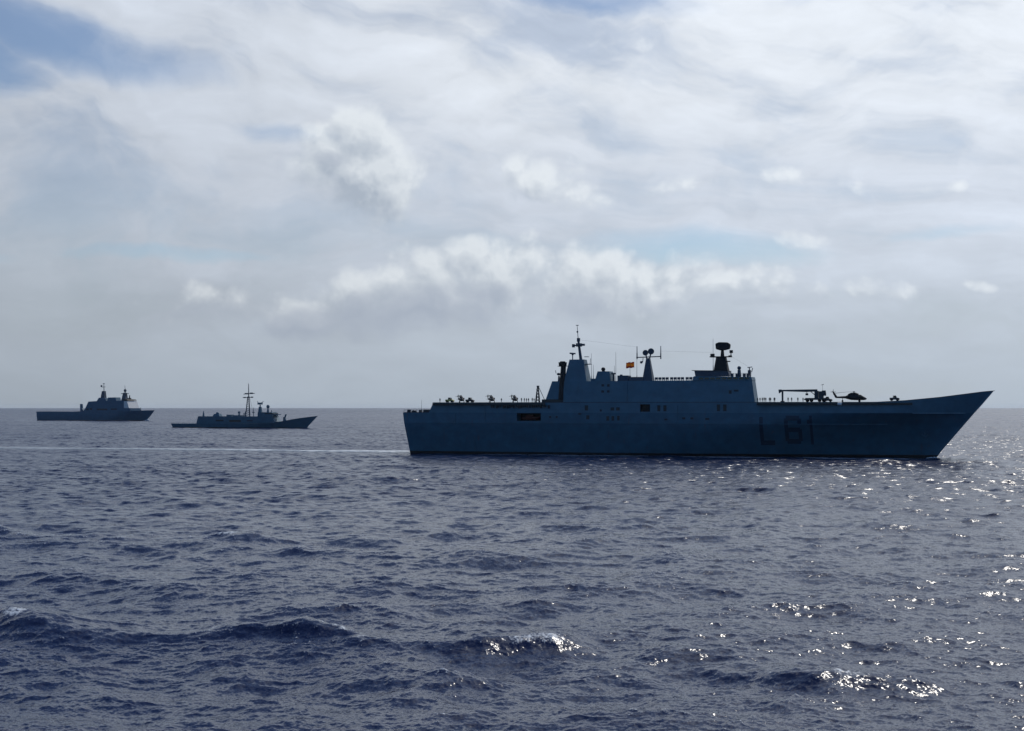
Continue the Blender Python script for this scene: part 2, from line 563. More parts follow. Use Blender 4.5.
# ------------------------------------------------------------------ sea
def ocean(N, L, kmin, kmax, seed, wind, B=0.0068, kp=0.19):
    rng = np.random.default_rng(seed)
    k1 = 2 * np.pi * np.fft.fftfreq(N, L / N)
    kx, ky = np.meshgrid(k1, k1, indexing='xy')
    k = np.hypot(kx, ky); k[0, 0] = 1e-6
    th = np.arctan2(ky, kx)
    s = 3.2 if kmax < 1.0 else (1.6 if kmax < 4 else 0.9)
    dth = np.cos((th - wind) / 2) ** 2
    spread = dth ** s
    spread /= np.mean(np.cos(np.linspace(-np.pi, np.pi, 2000) / 2) ** (2 * s)) * 2 * np.pi
    psi = B * k ** -4 * spread * np.exp(-(kp / k) ** 2)
    lo = np.clip((k - kmin * .85) / (kmin * .3), 0, 1) if kmin > 0 else 1.0
    hi = np.clip((kmax * 1.15 - k) / (kmax * .3), 0, 1)
    psi = psi * lo * hi
    psi[0, 0] = 0
    amp = np.sqrt(psi) * (2 * np.pi / L)
    h0 = (amp * (rng.standard_normal((N, N)) + 1j * rng.standard_normal((N, N)))).astype(np.complex64)
    F = lambda a: (np.fft.ifft2(a) * (N * N)).real.astype(np.float32)
    return (L, N, F(h0), F(1j * kx / k * h0), F(1j * ky / k * h0), F(-k * h0))


def samp(t, idx, x, y):
    L, N = t[0], t[1]
    a = t[idx]
    fx = (x / L % 1.0) * N; fy = (y / L % 1.0) * N
    i = fx.astype(np.int32); j = fy.astype(np.int32)
    u = (fx - i).astype(np.float32); v = (fy - j).astype(np.float32)
    i %= N; j %= N
    i2 = (i + 1) % N; j2 = (j + 1) % N
    return (a[j, i] * (1 - u) + a[j, i2] * u) * (1 - v) + (a[j2, i] * (1 - u) + a[j2, i2] * u) * v


def smooth(x, a, b):
    t = np.clip((x - a) / (b - a), 0, 1)
    return t * t * (3 - 2 * t)


SHIP = dict(o=(-42 + 14.5 * math.sin(R(18.5)), 585 + 14.5 * math.cos(R(18.5)), 0), yaw=R(-18.5))
FRIG = dict(o=(-314.4, 1332.0, 0), yaw=R(-18.5))
LAND = dict(o=(-690.4, 2092.3, 0), yaw=R(-20))
WIND = R(-97)
CHOP = 1.15


def build_sea():
    A1 = ocean(2048, 620.0, 0.0, 2 * np.pi / 9, 11, WIND)
    A2 = ocean(2048, 171.0, 2 * np.pi / 9, 2 * np.pi / 2.1, 5, WIND + 0.25)
    A3 = ocean(2048, 43.0, 2 * np.pi / 2.1, 2 * np.pi / 0.14, 9, WIND + 0.1, B=0.012)
    rs = [62.0]
    while rs[-1] < 42000:
        r = rs[-1]
        rs.append(r + max(0.13, 0.13 * (r / 105) ** 1.6 if r < 3000 else r * 0.0095))
    rs = np.array(rs); nc = 1640
    an = np.linspace(-R(30), R(30), nc)
    r, a = np.meshgrid(rs, an, indexing='ij')
    dr = np.gradient(rs)[:, None] + 0 * a
    da = r * (an[1] - an[0])
    x = r * np.sin(a); y = r * np.cos(a)
    w1 = 1 - smooth(r, 2500, 7000)
    w2 = 1 - smooth(dr, 0.9, 3.0)
    w3 = 1 - smooth(dr, 0.3, 1.0)
    z = np.zeros_like(x); ddx = np.zeros_like(x); ddy = np.zeros_like(x); dv = np.zeros_like(x)
    # damped water just beside and behind the big hull
    c, s = math.cos(SHIP['yaw']), math.sin(SHIP['yaw'])
    lx = (x - SHIP['o'][0]) * c + (y - SHIP['o'][1]) * s
    ly = -(x - SHIP['o'][0]) * s + (y - SHIP['o'][1]) * c
    for T, w in ((A1, w1), (A2, w2), (A3, w3)):
        z += w * samp(T, 2, x, y)
        ddx += w * samp(T, 3, x, y); ddy += w * samp(T, 4, x, y); dv += w * samp(T, 5, x, y)
    J = 1 + CHOP * dv
    # two steeper swells rolling in, each a long bent crest
    rough_edge = samp(A1, 2, x * 1.7 + 90, y * 1.7 + 40)
    for pts, am, wd, ends in (([(-70, 127), (-43, 121), (5, 110), (27, 99), (45, 95)], 1.3, 4.4, ((-75, -50), (3, 8), (9, 14), (28, 42))),
                              ([(-110, 214), (-75, 208), (-25, 200), (10, 192)], 1.0, 6.5, ((-110, -85), (-35, -10), (900, 901), (902, 903)))):
        yc = np.interp(x, [p[0] for p in pts], [p[1] for p in pts]) + 2.2 * np.sin(x * 0.23) + 1.6 * rough_edge
        env = smooth(x, *ends[0]) * (1 - smooth(x, *ends[1])) + 0.75 * smooth(x, *ends[2]) * (1 - smooth(x, *ends[3]))
        env = env * (0.75 + 0.35 * np.sin(x * 0.31 + 1.0))
        t = y - yc
        prof = np.where(t < 0, np.exp(-(t / (wd * 0.62)) ** 2), np.exp(-(t / (wd * 1.5)) ** 2))
        z += am * env * prof
        patch = smooth(samp(A2, 2, x * .8 + 13, y * .8 + 55) + 0.05 * np.sin(x * .9), -0.01, 0.10)
        J -= 0.9 * patch * env * np.exp(-((t + wd * .12) / (wd * 0.26)) ** 2)
    foam = smooth(-J, -0.52, -0.08) * (1 - smooth(r, 900, 2600))
    big = z
    foam = foam * smooth(big, 0.12, 0.55)
    # wakes
    wake = np.zeros_like(x); calm = np.zeros_like(x)
    for S_, half, length, off in ((SHIP, 9.0, 520.0, -2), (FRIG, 5.0, 60.0, -1), (LAND, 6.0, 420.0, -1)):
        c, s = math.cos(S_['yaw']), math.sin(S_['yaw'])
        qx = (x - S_['o'][0]) * c + (y - S_['o'][1]) * s
        qy = -(x - S_['o'][0]) * s + (y - S_['o'][1]) * c
        d = off - qx
        qy = qy + (1.8 * np.sin(d * 0.041) + 1.2 * np.sin(d * 0.113 + 1)) * smooth(d, 10, 60)
        hw = (half + 0.012 * np.clip(d, 0, None)) * (1 + 0.3 * np.sin(d * 0.067 + 0.6) + 0.15 * np.sin(d * 0.19))
        band = (1 - smooth(np.abs(qy), hw * 0.5, hw)) * smooth(d, 0, 6) * (0.95 * np.exp(-np.clip(d, 0, None) / (length * 0.45)) + 0.30) * (1 - smooth(d, length * 0.8, length * 1.6))
        wake = np.maximum(wake, band)
        calm = np.maximum(calm, 0.85 * (1 - smooth(np.abs(qy), hw, hw * 3.5)) * smooth(d, -2, 6) * (1 - smooth(d, length * .8, length * 1.6)))
    # wash along the big hull's side
    side = (1 - smooth(np.abs(ly + 17.0 + 1.5 * np.sin(lx * 0.11)), 0.4, 2.4)) * smooth(lx, 5, 40) * (1 - smooth(lx, 196, 206)) * 0.6
    wake = np.maximum(wake, side)
    flat = np.maximum(np.clip(wake * 1.5, 0, 0.9), calm)
    z = z * (1 - flat) + 0.55 * np.clip(wake, 0, 1)
    # unresolved slopes become roughness
    mss = 0.0085 * (0.10 + (1 - w3) * 0.5 + (1 - w2) * 0.8 + (1 - w1) * 0.8)
    rough = np.sqrt(np.sqrt(mss)) * 0.78
    x2 = x + CHOP * ddx; y2 = y + CHOP * ddy
    nr = len(rs)
    V = np.stack([x2, y2, z], -1).reshape(-1, 3)
    ii = np.arange(nr * nc, dtype=np.int32).reshape(nr, nc)
    q = np.stack([ii[:-1, :-1], ii[:-1, 1:], ii[1:, 1:], ii[1:, :-1]], -1).reshape(-1, 4)[:, ::-1]
    # the rest of the sea all round, coarser
    rc = np.concatenate([[0.0, 20, 40], np.geomspace(62, 42000, 70)])
    ac = np.linspace(R(30), 2 * np.pi - R(30), 120)
    r3, a3 = np.meshgrid(rc, ac, indexing='ij')
    wz = (1 - smooth(r3, 300, 900)) * smooth(r3, 60, 70)
    xx = r3 * np.sin(a3); yy = r3 * np.cos(a3)
    V3 = np.stack([xx, yy, samp(A1, 2, xx, yy) * wz * 0.5], -1).reshape(-1, 3)
    i3 = np.arange(V3.shape[0], dtype=np.int32).reshape(r3.shape) + len(V)
    q3 = np.stack([i3[:-1, :-1], i3[:-1, 1:], i3[1:, 1:], i3[1:, :-1]], -1).reshape(-1, 4)[:, ::-1]
    # pie under the camera
    rp = np.array([0.0, 30, 62.0]); ap = np.linspace(-R(30), R(30), 40)
    r4, a4 = np.meshgrid(rp, ap, indexing='ij')
    V4 = np.stack([r4 * np.sin(a4), r4 * np.cos(a4), 0 * r4 - 0.3], -1).reshape(-1, 3)
    i4 = np.arange(V4.shape[0], dtype=np.int32).reshape(r4.shape) + len(V) + len(V3)
    q4 = np.stack([i4[:-1, :-1], i4[:-1, 1:], i4[1:, 1:], i4[1:, :-1]], -1).reshape(-1, 4)[:, ::-1]
    ne = len(V3) + len(V4)
    VV = np.concatenate([V, V3, V4]).astype(np.float32)
    Q = np.concatenate([q, q3, q4]).astype(np.int32)
    me = bpy.data.meshes.new('water')
    me.vertices.add(len(VV)); me.vertices.foreach_set('co', VV.ravel())
    me.loops.add(Q.size); me.loops.foreach_set('vertex_index', Q.ravel())
    me.polygons.add(len(Q))
    me.polygons.foreach_set('loop_start', np.arange(0, Q.size, 4, dtype=np.int32))
    me.update(calc_edges=True)
    me.shade_smooth()
    for nm, arr, fill in (('chop', 1 - 0.72 * w3, 1.0), ('rough', rough, 0.4), ('foam', foam, 0), ('wake', wake, 0)):
        at = me.attributes.new(nm, 'FLOAT', 'POINT')
        at.data.foreach_set('value', np.concatenate([np.broadcast_to(arr, x.shape).reshape(-1), np.full(ne, fill)]).astype(np.float32))
    me.materials.append(M['water'])
    o = bpy.data.objects.new('water', me)
    col.objects.link(o)
    tag(o, kind='structure')
    return o


build_sea()


# ------------------------------------------------------------------ hull builder
def make_hull(zs, H, xs_stern, xs_stem, run, power, ztop=None, nst=70, minhb=0.25, stern_round=0.0):
    """lofted closed hull. zs: levels; functions of z give half breadth, stern x, stem x, bow run length, fullness"""
    rings = []
    for i in range(nst + 1):
        t = i / nst
        t = 1 - (1 - t) ** 1.35                # denser near the bow
        star = []
        for z in zs:
            xa, xb = xs_stern(z), xs_stem(z)
            X = xa + t * (xb - xa)
            q = (xb - X) / run(z)
            h = H(z) * (1 - (1 - min(q, 1.0)) ** power(z))
            sr = 1.0
            if stern_round:
                sr = 1 - stern_round * max(0, 1 - (X - xa) / 30) ** 2
            zz = ztop(X, z) if ztop else z
            star.append((X, -max(h * sr, minhb), zz))
        port = [(p[0], -p[1], p[2]) for p in reversed(star)]
        rings.append(star + port)
    return MB().loft(rings, caps=True)


# ------------------------------------------------------------------ the big amphibious ship
def lerp(z, pts):
    for (a, va), (b, vb) in zip(pts, pts[1:]):
        if z <= b:
            t = max(0.0, (z - a) / (b - a))
            return va + (vb - va) * t
    return pts[-1][1]


bigH = lambda z: lerp(z, [(-5, 12.0), (0, 13.9), (12.7, 15.9), (16.9, 15.7), (21, 15.5)])
bigStern = lambda z: lerp(z, [(-5, 1.0), (0, 0.0), (17, -2.6), (21, 10.6)]) if z < 17 else -2.6
bigStem = lambda z: 206.5 + 0.835 * z if z > 0 else 206.5 + z * 0.6
bigRun = lambda z: lerp(z, [(-5, 132), (0, 126), (6, 110), (12.7, 76), (16.9, 52), (21, 60), (25, 56)])
bigPow = lambda z: lerp(z, [(-5, 1.5), (0, 1.55), (12.7, 1.9), (16.9, 2.1), (21, 2.0), (25, 2.0)])


def big_side(X, z):
    """starboard y of the hull skin at x, z"""
    q = (bigStem(z) - X) / bigRun(z)
    return -bigH(z) * (1 - (1 - min(max(q, 0), 1.0)) ** bigPow(z))


big = thing('amphibious_ship', SHIP['o'], SHIP['yaw'],
            'large blue grey flat-deck warship with L61 on its side, biggest of the three ships', 'warship')
hull = make_hull([-5, -2, 0, 1.5, 3.5, 6, 8.5, 10.6, 12.7, 12.75, 14.8, 16.9], bigH, bigStern, bigStem, bigRun, bigPow, nst=84).build('hull', M['hull'], big, smooth=True)
BAY = (46.7, 56.8, -17, -9.5, 13.6, 16.7)
cut(hull, [BAY])
# upper side: from the step at the stern to the raised bow
SHEER = [(10, 20.9), (186, 20.9), (196.5, 21.5), (208.6, 22.7), (219, 24.1), (224, 24.8), (228, 25.1)]


def top_z(X): return lerp(X, SHEER)


def up_ztop(X, z):
    f = (z - 16.9) / 4.0
    return 16.9 + f * (top_z(X) - 16.9)


def upX0(z): return 8.9 + (z - 16.9) * 0.45


up = make_hull([16.9, 18.5, 20.2, 20.9], bigH, upX0, lambda z: 220.6 + (z - 16.9) * 1.72, bigRun, bigPow, ztop=up_ztop, nst=90, minhb=0.6)
up.v = [(x, y, z + 0.003) for x, y, z in up.v]
upper = up.build('upper_hull', M['upper'], big, smooth=True)
cut(upper, [(97.1, 101.1, -17, -12, 17.3, 20.2)])


def deck_sheet(x0, x1, n, z0f, z1f, grow, name, mat, minhb=0.6):
    rings = []
    for i in range(n + 1):
        X = x0 + (x1 - x0) * i / n
        z = top_z(X)
        q = (227.5 - X) / bigRun(20.9)
        h = max(bigH(20.9) * (1 - (1 - min(max(q, 0), 1.0)) ** bigPow(20.9)), minhb) + grow
        rings.append([(X, -h, z + z0f), (X, -h, z + z1f), (X, h, z + z1f), (X, h, z + z0f)])
    return MB().loft(rings).build(name, mat, big, smooth=True)


deck_sheet(10.4, 227.9, 90, 0.01, 0.16, 0.06, 'flight_deck', M['deck'])
MB().box(46.75, 56.75, -10.4, -9.6, 13.65, 16.65).build('bay_shade_panel', M['black'], big)  # black sheet behind the boat, paints the shade inside the bay
MB().box(97.15, 101.05, -14.2, -13.4, 17.35, 20.15).build('recess_shade_panel', M['black'], big)  # black sheet at the back of the recess, its shade as colour
# catwalk under the deck edge, with rails: the dark line along the side
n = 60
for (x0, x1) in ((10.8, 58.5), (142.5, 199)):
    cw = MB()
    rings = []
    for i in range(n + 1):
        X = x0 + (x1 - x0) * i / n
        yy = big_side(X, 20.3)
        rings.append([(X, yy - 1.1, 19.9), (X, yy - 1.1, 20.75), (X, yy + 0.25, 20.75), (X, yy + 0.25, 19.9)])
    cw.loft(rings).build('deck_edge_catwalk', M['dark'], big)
# fixtures below the catwalk
for i in range(26):
    fx = MB()
    X = 36 + i * 0.95 + random.uniform(-.2, .2)
    fx.box(X, X + random.uniform(.3, .6), -16.3, -15.5, 19.2 - random.random() * .7, 19.88)
    fx.build('catwalk_bracket', M['dark'], big)

# stern deck and its rail
ml = MB()
ml.box(-2.3, 9.0, -15.55, 15.55, 16.91, 17.05)
ml.build('stern_deck', M['deck'], big)
rl = MB()
for i in range(9):
    X = -2.2 + i * 1.35
    for y in (-15.4, 15.4):
        rl.tube((X, y, 17.0), (X, y, 18.15), 0.05, n=5)
for y in (-15.4, 15.4):
    for zz in (17.55, 18.1):
        rl.tube((-2.3, y, zz), (8.9, y, zz), 0.04, n=5)
rl.tube((-2.3, -15.4, 18.1), (-2.3, 15.4, 18.1), 0.04, n=5)
rl.build('stern_railing', M['mast'], big)
w = MB()
for X, hh, ww in ((-0.9, 1.1, 1.2), (1.3, 0.7, 1.8), (4.1, 0.9, 1.0), (6.8, 1.0, 2.6)):
    w.box(X - ww / 2, X + ww / 2, -13.6, -12.4, 17.05, 17.05 + hh)
    w.tube((X, -13.7, 17.4), (X, -12.2, 17.4), 0.5, n=10)
w.build('mooring_winch', M['dark'], big)
MB().tube((1.6, -6, 17), (1.7, -6, 22.2), 0.09, 0.04, 6).build('ensign_staff', M['mast'], big)

# bow: anchor recess ledges and the knuckle line
kn = MB()
rings = []
for i in range(31):
    X = 199 + (217.5 - 199) * i / 30
    yy = big_side(X, 16.9)
    rings.append([(X, yy - 0.8, 16.6), (X, yy - 0.8, 17.1), (X, yy + 0.3, 17.1), (X, yy + 0.3, 16.6)])
kn.loft(rings).build('bow_knuckle', M['upper'], big)
an = MB()
ax, az = 203.0, 9.0
ay = big_side(ax, az) - 0.3
an.tube((ax, ay, az + 1.4), (ax, ay, az - 0.9), 0.16, n=6)
an.tube((ax - 1.1, ay - .05, az - 0.2), (ax, ay - .05, az - 1.0), 0.2, 0.26, n=6)
an.tube((ax + 1.1, ay - .05, az - 0.2), (ax, ay - .05, az - 1.0), 0.2, 0.26, n=6)
an.build('anchor', M['upper'], big)
op = MB()
for x0, x1, z0, z1 in ((199.5, 202.2, 19.0, 19.9), (204, 209, 19.1, 19.7)):
    ym = big_side(x0, 19.4)
    y2 = big_side(x1, 19.4)
    op.loft([[(x0, ym - .45, z0), (x0, ym - .45, z1), (x0, ym + .2, z1), (x0, ym + .2, z0)], [(x1, y2 - .45, z0), (x1, y2 - .45, z1), (x1, y2 + .2, z1), (x1, y2 + .2, z0)]])
op.build('mooring_port', M['dark'], big)


# pennant number, laid on the curved side
def glyph_quads(ch):
    if ch == 'L':
        return [(0, .24, 0, 1), (.24, .95, 0, .17)]
    if ch == '1':
        return [(.36, .64, 0, 1), (.12, .36, .72, .86)]
    if ch == '6':
        return [(0, .22, .10, .9), (.10, .9, .83, 1), (.78, 1, .70, .9), (.22, .9, .42, .58), (.78, 1, .10, .52), (.10, .9, 0, .17)]


pn = MB()
for ch, x0, x1, z0, z1 in (('L', 143.3, 148.9, 4.6, 15.4), ('6', 152.6, 158.9, 5.2, 15.9), ('1', 160.6, 164.2, 5.0, 15.9)):
    for (a, b, c, d) in glyph_quads(ch):
        nx, nz = 6, 10
        xs = [x0 + (x1 - x0) * (a + (b - a) * i / nx) for i in range(nx + 1)]
        zs_ = [z0 + (z1 - z0) * (c + (d - c) * j / nz) for j in range(nz + 1)]
        vs = [(X, big_side(X, Z) - 0.05, Z) for Z in zs_ for X in xs]
        fs = [(j * (nx + 1) + i, j * (nx + 1) + i + 1, (j + 1) * (nx + 1) + i + 1, (j + 1) * (nx + 1) + i) for j in range(nz) for i in range(nx)]
        k = random.uniform(0, 0.004)
        pn.add([(p[0], p[1] - k, p[2]) for p in vs], fs)
pn.build('pennant_number', M['numeral'], big)

# island ------------------------------------------------------------
ysd = lambda z: -15.52 + 0.085 * (z - 20.9)          # slight lean inwards
ss = MB()
ss.prism([(66.0, 20.95), (66.0, 29.3), (118.0, 29.4), (140.5, 29.4), (141.7, 20.95)], ysd, -6.5)
isl = ss.build('superstructure', M['upper'], big)
br = MB()
br.prism([(117.6, 29.41), (118.2, 31.0), (140.3, 30.6), (140.6, 29.41)], lambda z: ysd(z) - 0.25, -6.2)
bridge = br.build('bridge', M['upper'], big)
bw = MB()
for i in range(9):
    bw.box(120.2 + i * 2.2, 121.9 + i * 2.2, -15.13, -14.2, 29.75, 30.45)
bw.build('bridge_window', M['glass'], bridge)
tp = MB()
tp.prism([(118.6, 31.01), (118.2, 33.15), (131.2, 32.9), (131.8, 31.01)], -14.0, -7)
tp.build('bridge_roof_house', M['mast'], big)
MB().prism([(117.2, 33.16), (117.2, 33.34), (131.4, 33.1), (131.4, 32.92)], -14.2, -6.8).build('roof_edge', M['dark'], big)
r2 = MB()
for X in [131.5 + 0.95 * i for i in range(10)]:
    r2.tube((X, -14.6, 30.6), (X, -14.6, 32.0), 0.07, n=5)
for zz in (31.2, 31.6, 32.0):
    r2.tube((131.3, -14.6, zz), (140.3, -14.6, zz), 0.06, n=5)
for X in (132.2, 134.0, 136.8, 138.2):
    r2.box(X, X + .9, -13.4, -12.4, 30.6, 31.9)
r2.build('bridge_railing', M['mast'], big)
# casing and funnel
MB().prism([(58.0, 20.95), (61.0, 29.4), (66.1, 29.4), (66.1, 20.95)], lambda z: -14.6 + .06 * (z - 21), -7.5).build('funnel_casing', M['upper'], big)
MB().box(57.0, 66.3, -15.2, -7.2, 20.95, 22.2).build('casing_base', M['dark'], big)
fn = MB()
fn.tube((65.0, -14.3, 22.0), (65.6, -13.8, 35.2), 1.35, 1.05, 16)
fn.build('exhaust_funnel', M['black'], big, smooth=True)
MB().tube((65.3, -13.8, 35.2), (65.3, -13.8, 36.9), 1.5, 1.7, 16).tube((65.3, -13.8, 36.9), (65.3, -13.8, 37.3), 1.2, 1.0, 16).tube((63.2, -13.8, 35.4), (67.4, -13.8, 35.4), .12, n=6).build('funnel_cap', M['black'], big)
a = MB()
a.tube((62.9, -11, 29.4), (62.9, -11, 31.6), 0.5, 0.32, 8).ball((62.9, -11, 32.3), .9, .9, .55).tube((61.7, -11, 32.6), (61.5, -11, 33.8), .12, n=5).tube((64.0, -11, 32.5), (64.2, -11, 33.6), .12, n=5)
a.build('antenna', M['mast'], big)
# main mast tower
mt = MB()
mt.frustum((66.05, 75.3, -14.7, -7.3), 29.3, (68.0, 73.8, -13.4, -8.6), 38.0)
tower = mt.build('mast_tower', M['upper'], big)
mp = MB()
mp.tube((72.0, -11, 38.0), (70.9, -11, 46.2), 0.62, 0.42, 10).tube((70.9, -11, 46.2), (70.5, -11, 51.6), .17, .10, 6)
mp.box(70.5, 71.6, -11.5, -10.5, 45.2, 46.6)
mp.tube((70.0, -11, 51.7), (71.1, -11, 51.7), .14, n=6).ball((70.6, -11, 49.1), .38)
pole = mp.build('pole_mast', M['mast'], big)
MB().tube((68.7, -11, 43.6), (73.4, -11, 43.9), .28, n=6).box(68.5, 69.4, -11.6, -10.4, 42.9, 44.2).box(72.4, 73.6, -11.5, -10.5, 43.5, 44.3).tube((71.2, -14, 43.8), (71.2, -8, 43.8), .22, n=6).box(70.2, 72.3, -11.9, -10.1, 43.2, 44.5).build('yardarm', M['mast'], pole)
MB().tube((68.6, -11, 38), (68.6, -11, 40.2), .22, n=6).tube((67.4, -11, 40.6), (69.8, -11, 40.4), .3, n=6).ball((68.6, -11, 40.2), .5).build('antenna', M['mast'], tower)
MB().box(74.0, 76.2, -12, -10, 36.0, 36.3).tube((75.8, -11, 36.2), (76.0, -11, 38.4), .1, n=5).box(73.6, 75.2, -11.8, -10.2, 39.0, 39.2).build('tower_platform', M['mast'], tower)
# block behind
bk = MB()
bk.frustum((78.5, 84.9, -14.2, -8), 29.3, (79.6, 84.4, -13.8, -8), 33.2)
bk.box(76.6, 78.8, -13, -9, 29.3, 30.4)
blk = bk.build('deckhouse', M['upper'], big)
MB().tube((81.3, -11, 33.2), (81.3, -11, 33.6), .6, n=10).ball((81.2, -11, 34.1), .85, .85, .8).build('radome', M['black'], blk, smooth=True)
MB().box(87.7, 92.0, -14, -9, 29.3, 31.5).box(92.0, 97.4, -13.5, -9, 29.3, 30.9).box(88.5, 89.4, -13.2, -12.4, 31.5, 31.9).build('equipment_locker', M['mast'], big)
for X, z0, z1 in ((76.2, 29.3, 40.5), (77.0, 29.3, 36.0), (85.6, 29.3, 35.5), (86.2, 29.3, 40.8), (94.7, 29.3, 38.0), (124.9, 33.0, 45.6)):
    MB().tube((X, -10.5, z0), (X, -10.5, z0 + 2.2), .17, .14, 6).tube((X, -10.5, z0 + 2.2), (X, -10.5, z1), .09, .05, 5).build('whip_antenna', M['mast'], big)
MB().tube((85.6, -12, 29.3), (85.6, -12, 32.2), .38, .3, 8).box(84.9, 86.4, -12.6, -11.4, 32.0, 32.6).build('searchlight', M['mast'], big)
MB().tube((92.3, -12, 30.9), (92.3, -12, 37.0), .09, .06, 6).build('flagstaff', M['mast'], big)
# second mast
m2 = MB()
m2.frustum((97.4, 101.5, -13, -9), 29.35, (98.7, 100.1, -11.7, -10.3), 38.3)
mast2 = m2.build('lattice_mast', M['mast'], big)
MB().tube((94.6, -11, 38.6), (104.6, -11, 38.9), .2, n=6).build('yardarm', M['mast'], mast2)
for X in (94.9, 104.4):
    MB().tube((X, -11, 37.9), (X, -11, 40.2), .26, .24, 6).tube((X, -11, 40.2), (X, -11, 43.0), .2, .15, 6).build('dipole_antenna', M['mast'], mast2)
rd = MB()
rd.tube((98.4, -11.6, 40.4), (98.0, -10.6, 40.6), 1.15, .9, 12).tube((100.6, -11.4, 40.9), (100.4, -10.5, 41.0), 1.25, 1.0, 12).tube((98.7, -11, 38.3), (98.4, -11, 40.3), .3, n=6).tube((100, -11, 38.3), (100.5, -11, 40.6), .3, n=6)
rd.build('satellite_dish', M['mast'], mast2)
MB().tube((97.2, -11, 37.0), (96.3, -11, 36.4), .3, n=6).tube((97.3, -11, 38.4), (97.2, -11, 37.0), .14, n=5).ball((96.6, -11, 36.7), .55).build('loudhailer', M['mast'], mast2)
# forward radar mast
m3 = MB()
m3.frustum((125.2, 131.4, -13.4, -8.6), 31.0, (126.4, 129.9, -12.3, -9.7), 38.6)
m3.box(123.9, 132.1, -12.6, -9.4, 38.3, 38.65)
m3.tube((128.6, -11, 38.6), (128.6, -11, 41.2), .75, .55, 10)
mast3 = m3.build('radar_mast', M['black'], big)
ra = MB()
ra.prism([(126.2, 41.4), (126.0, 43.6), (127.4, 44.1), (130.6, 44.0), (131.7, 43.3), (131.5, 41.5), (129.6, 41.0), (127.6, 41.0)], -12.1, -9.9)
ra.build('radar_antenna', M['black'], mast3, bevel=.2)
MB().box(124.0, 125.5, -11.6, -10.4, 38.66, 39.7).build('sensor_box', M['black'], mast3)
MB().box(130.0, 131.6, -11.5, -10.5, 36.5, 36.9).build('sensor_bracket', M['black'], mast3)
MB().box(131.0, 132.2, -11.5, -10.5, 38.65, 39.0).tube((131.9, -11, 38.7), (131.9, -11, 40.8), .2, n=6).box(131.4, 132.6, -11.5, -10.5, 39.9, 41.0).build('surface_radar', M['black'], mast3)
MB().tube((135.2, -12, 30.6), (135.2, -12, 33.4), .75, .6, 10).ball((135.2, -12, 34.1), .75).build('fire_director', M['mast'], big, smooth=True)
MB().tube((139.6, -13.5, 30.6), (139.3, -13.5, 34.2), .3, .2, 6).tube((138.6, -13.5, 34.2), (140.4, -13.5, 34.4), .16, n=5).box(138.8, 139.9, -14, -13, 31.8, 33.2).tube((140.2, -13.5, 32.4), (140.6, -13.5, 34.0), .16, n=5).build('signal_mast', M['mast'], big)
wire = MB()
for p, q in (((70.7, -11, 46.0), (94.9, -11, 42.7)), ((104.4, -11, 41.0), (124.9, -11, 40.2)), ((132, -11, 38.6), (139.5, -13.5, 34.2))):
    wire.tube(p, q, .025, n=4)
wire.build('aerial_wire', M['mast'], big)
# rafts along the island roof
for i in range(11):
    X = 102.8 + i * 1.42 + (0.35 if i > 3 else 0) + (0.4 if i > 7 else 0)
    MB().tube((X, -14.2, 30.25), (X + 1.1, -14.2, 30.25), .48, n=12).box(X + .15, X + .3, -14.55, -13.85, 29.35, 29.85).box(X + .8, X + .95, -14.55, -13.85, 29.35, 29.85).build('life_raft_canister', M['mast'], big)
# windows, louvres and doors of the side
SIDE = [(81.5, 82.6, 27.2, 28.1), (83.8, 84.8, 27.1, 28.1), (81.5, 82.6, 24.8, 25.7), (83.8, 84.8, 24.8, 25.7), (74.9, 76.2, 17.8, 19.8), (72.3, 73.5, 16.1, 16.8),
        (75.5, 76.8, 14.3, 15.9), (81.0, 81.8, 17.4, 18.2), (85.4, 86.8, 17.8, 19.0), (87.6, 89.0, 17.8, 19.0), (83.7, 84.8, 13.8, 15.6), (85.8, 86.8, 13.8, 15.6),
        (88.0, 89.0, 13.9, 15.7), (104.0, 105.2, 17.5, 19.8), (106.4, 107.6, 17.5, 19.8), (127.2, 128.4, 17.5, 20.1), (129.6, 130.9, 17.5, 20.1), (122.8, 124.3, 14.2, 15.0),
        (106.8, 108.0, 14.0, 14.7), (113.8, 115.0, 14.4, 15.2), (117.0, 118.1, 14.4, 15.2), (131.7, 132.8, 24.0, 25.5), (133.7, 135.4, 23.8, 25.7), (60.3, 61.1, 14.8, 15.6), (63.0, 63.8, 14.8, 15.6)]
for x0, x1, z0, z1 in SIDE:
    zm = (z0 + z1) / 2
    y = ysd(zm) if zm > 20.9 else big_side(x0, zm)
    dy = 0.085 * (z1 - z0) if zm > 20.9 else 0
    b = MB().frustum((x0, x1, y - .06, y + .15), z0, (x0, x1, y - .06 + dy * .8, y + .15), z1)
    o = b.build('vent_opening', M['dark'], big)
    f = MB()
    f.box(x0 - .12, x1 + .12, y - .12, y + .05, z1 + .01, z1 + .14)
    f.build('rain_lip', M['upper'], o)
# a few fittings down the plating
for X, z0, z1 in ((28.5, 1.5, 7.5), (33.2, 12.9, 20.0), (112.0, 13, 20.0), (141.3, 3, 15), (20.5, 13, 16.5), (92.0, 21.2, 29)):
    y = min(big_side(X, z0), big_side(X, z1)) if z1 < 21 else ysd(z1)
    yb = big_side(X, z0) if z1 < 21 else ysd(z0)
    MB().tube((X, yb - .05, z0), (X, (big_side(X, z1) if z1 < 21 else y) - .05, z1), .14, n=5).build('drain_pipe', M['hull'], big)
rb = []
rub = MB()
for i in range(81):
    X = 2 + i * 2.35
    yy = big_side(X, 12.72)
    rb.append([(X, yy - .14, 12.6), (X, yy - .14, 12.84), (X, yy + .1, 12.84), (X, yy + .1, 12.6)])
rub.loft(rb).build('rubbing_strake', M['hull'], big)
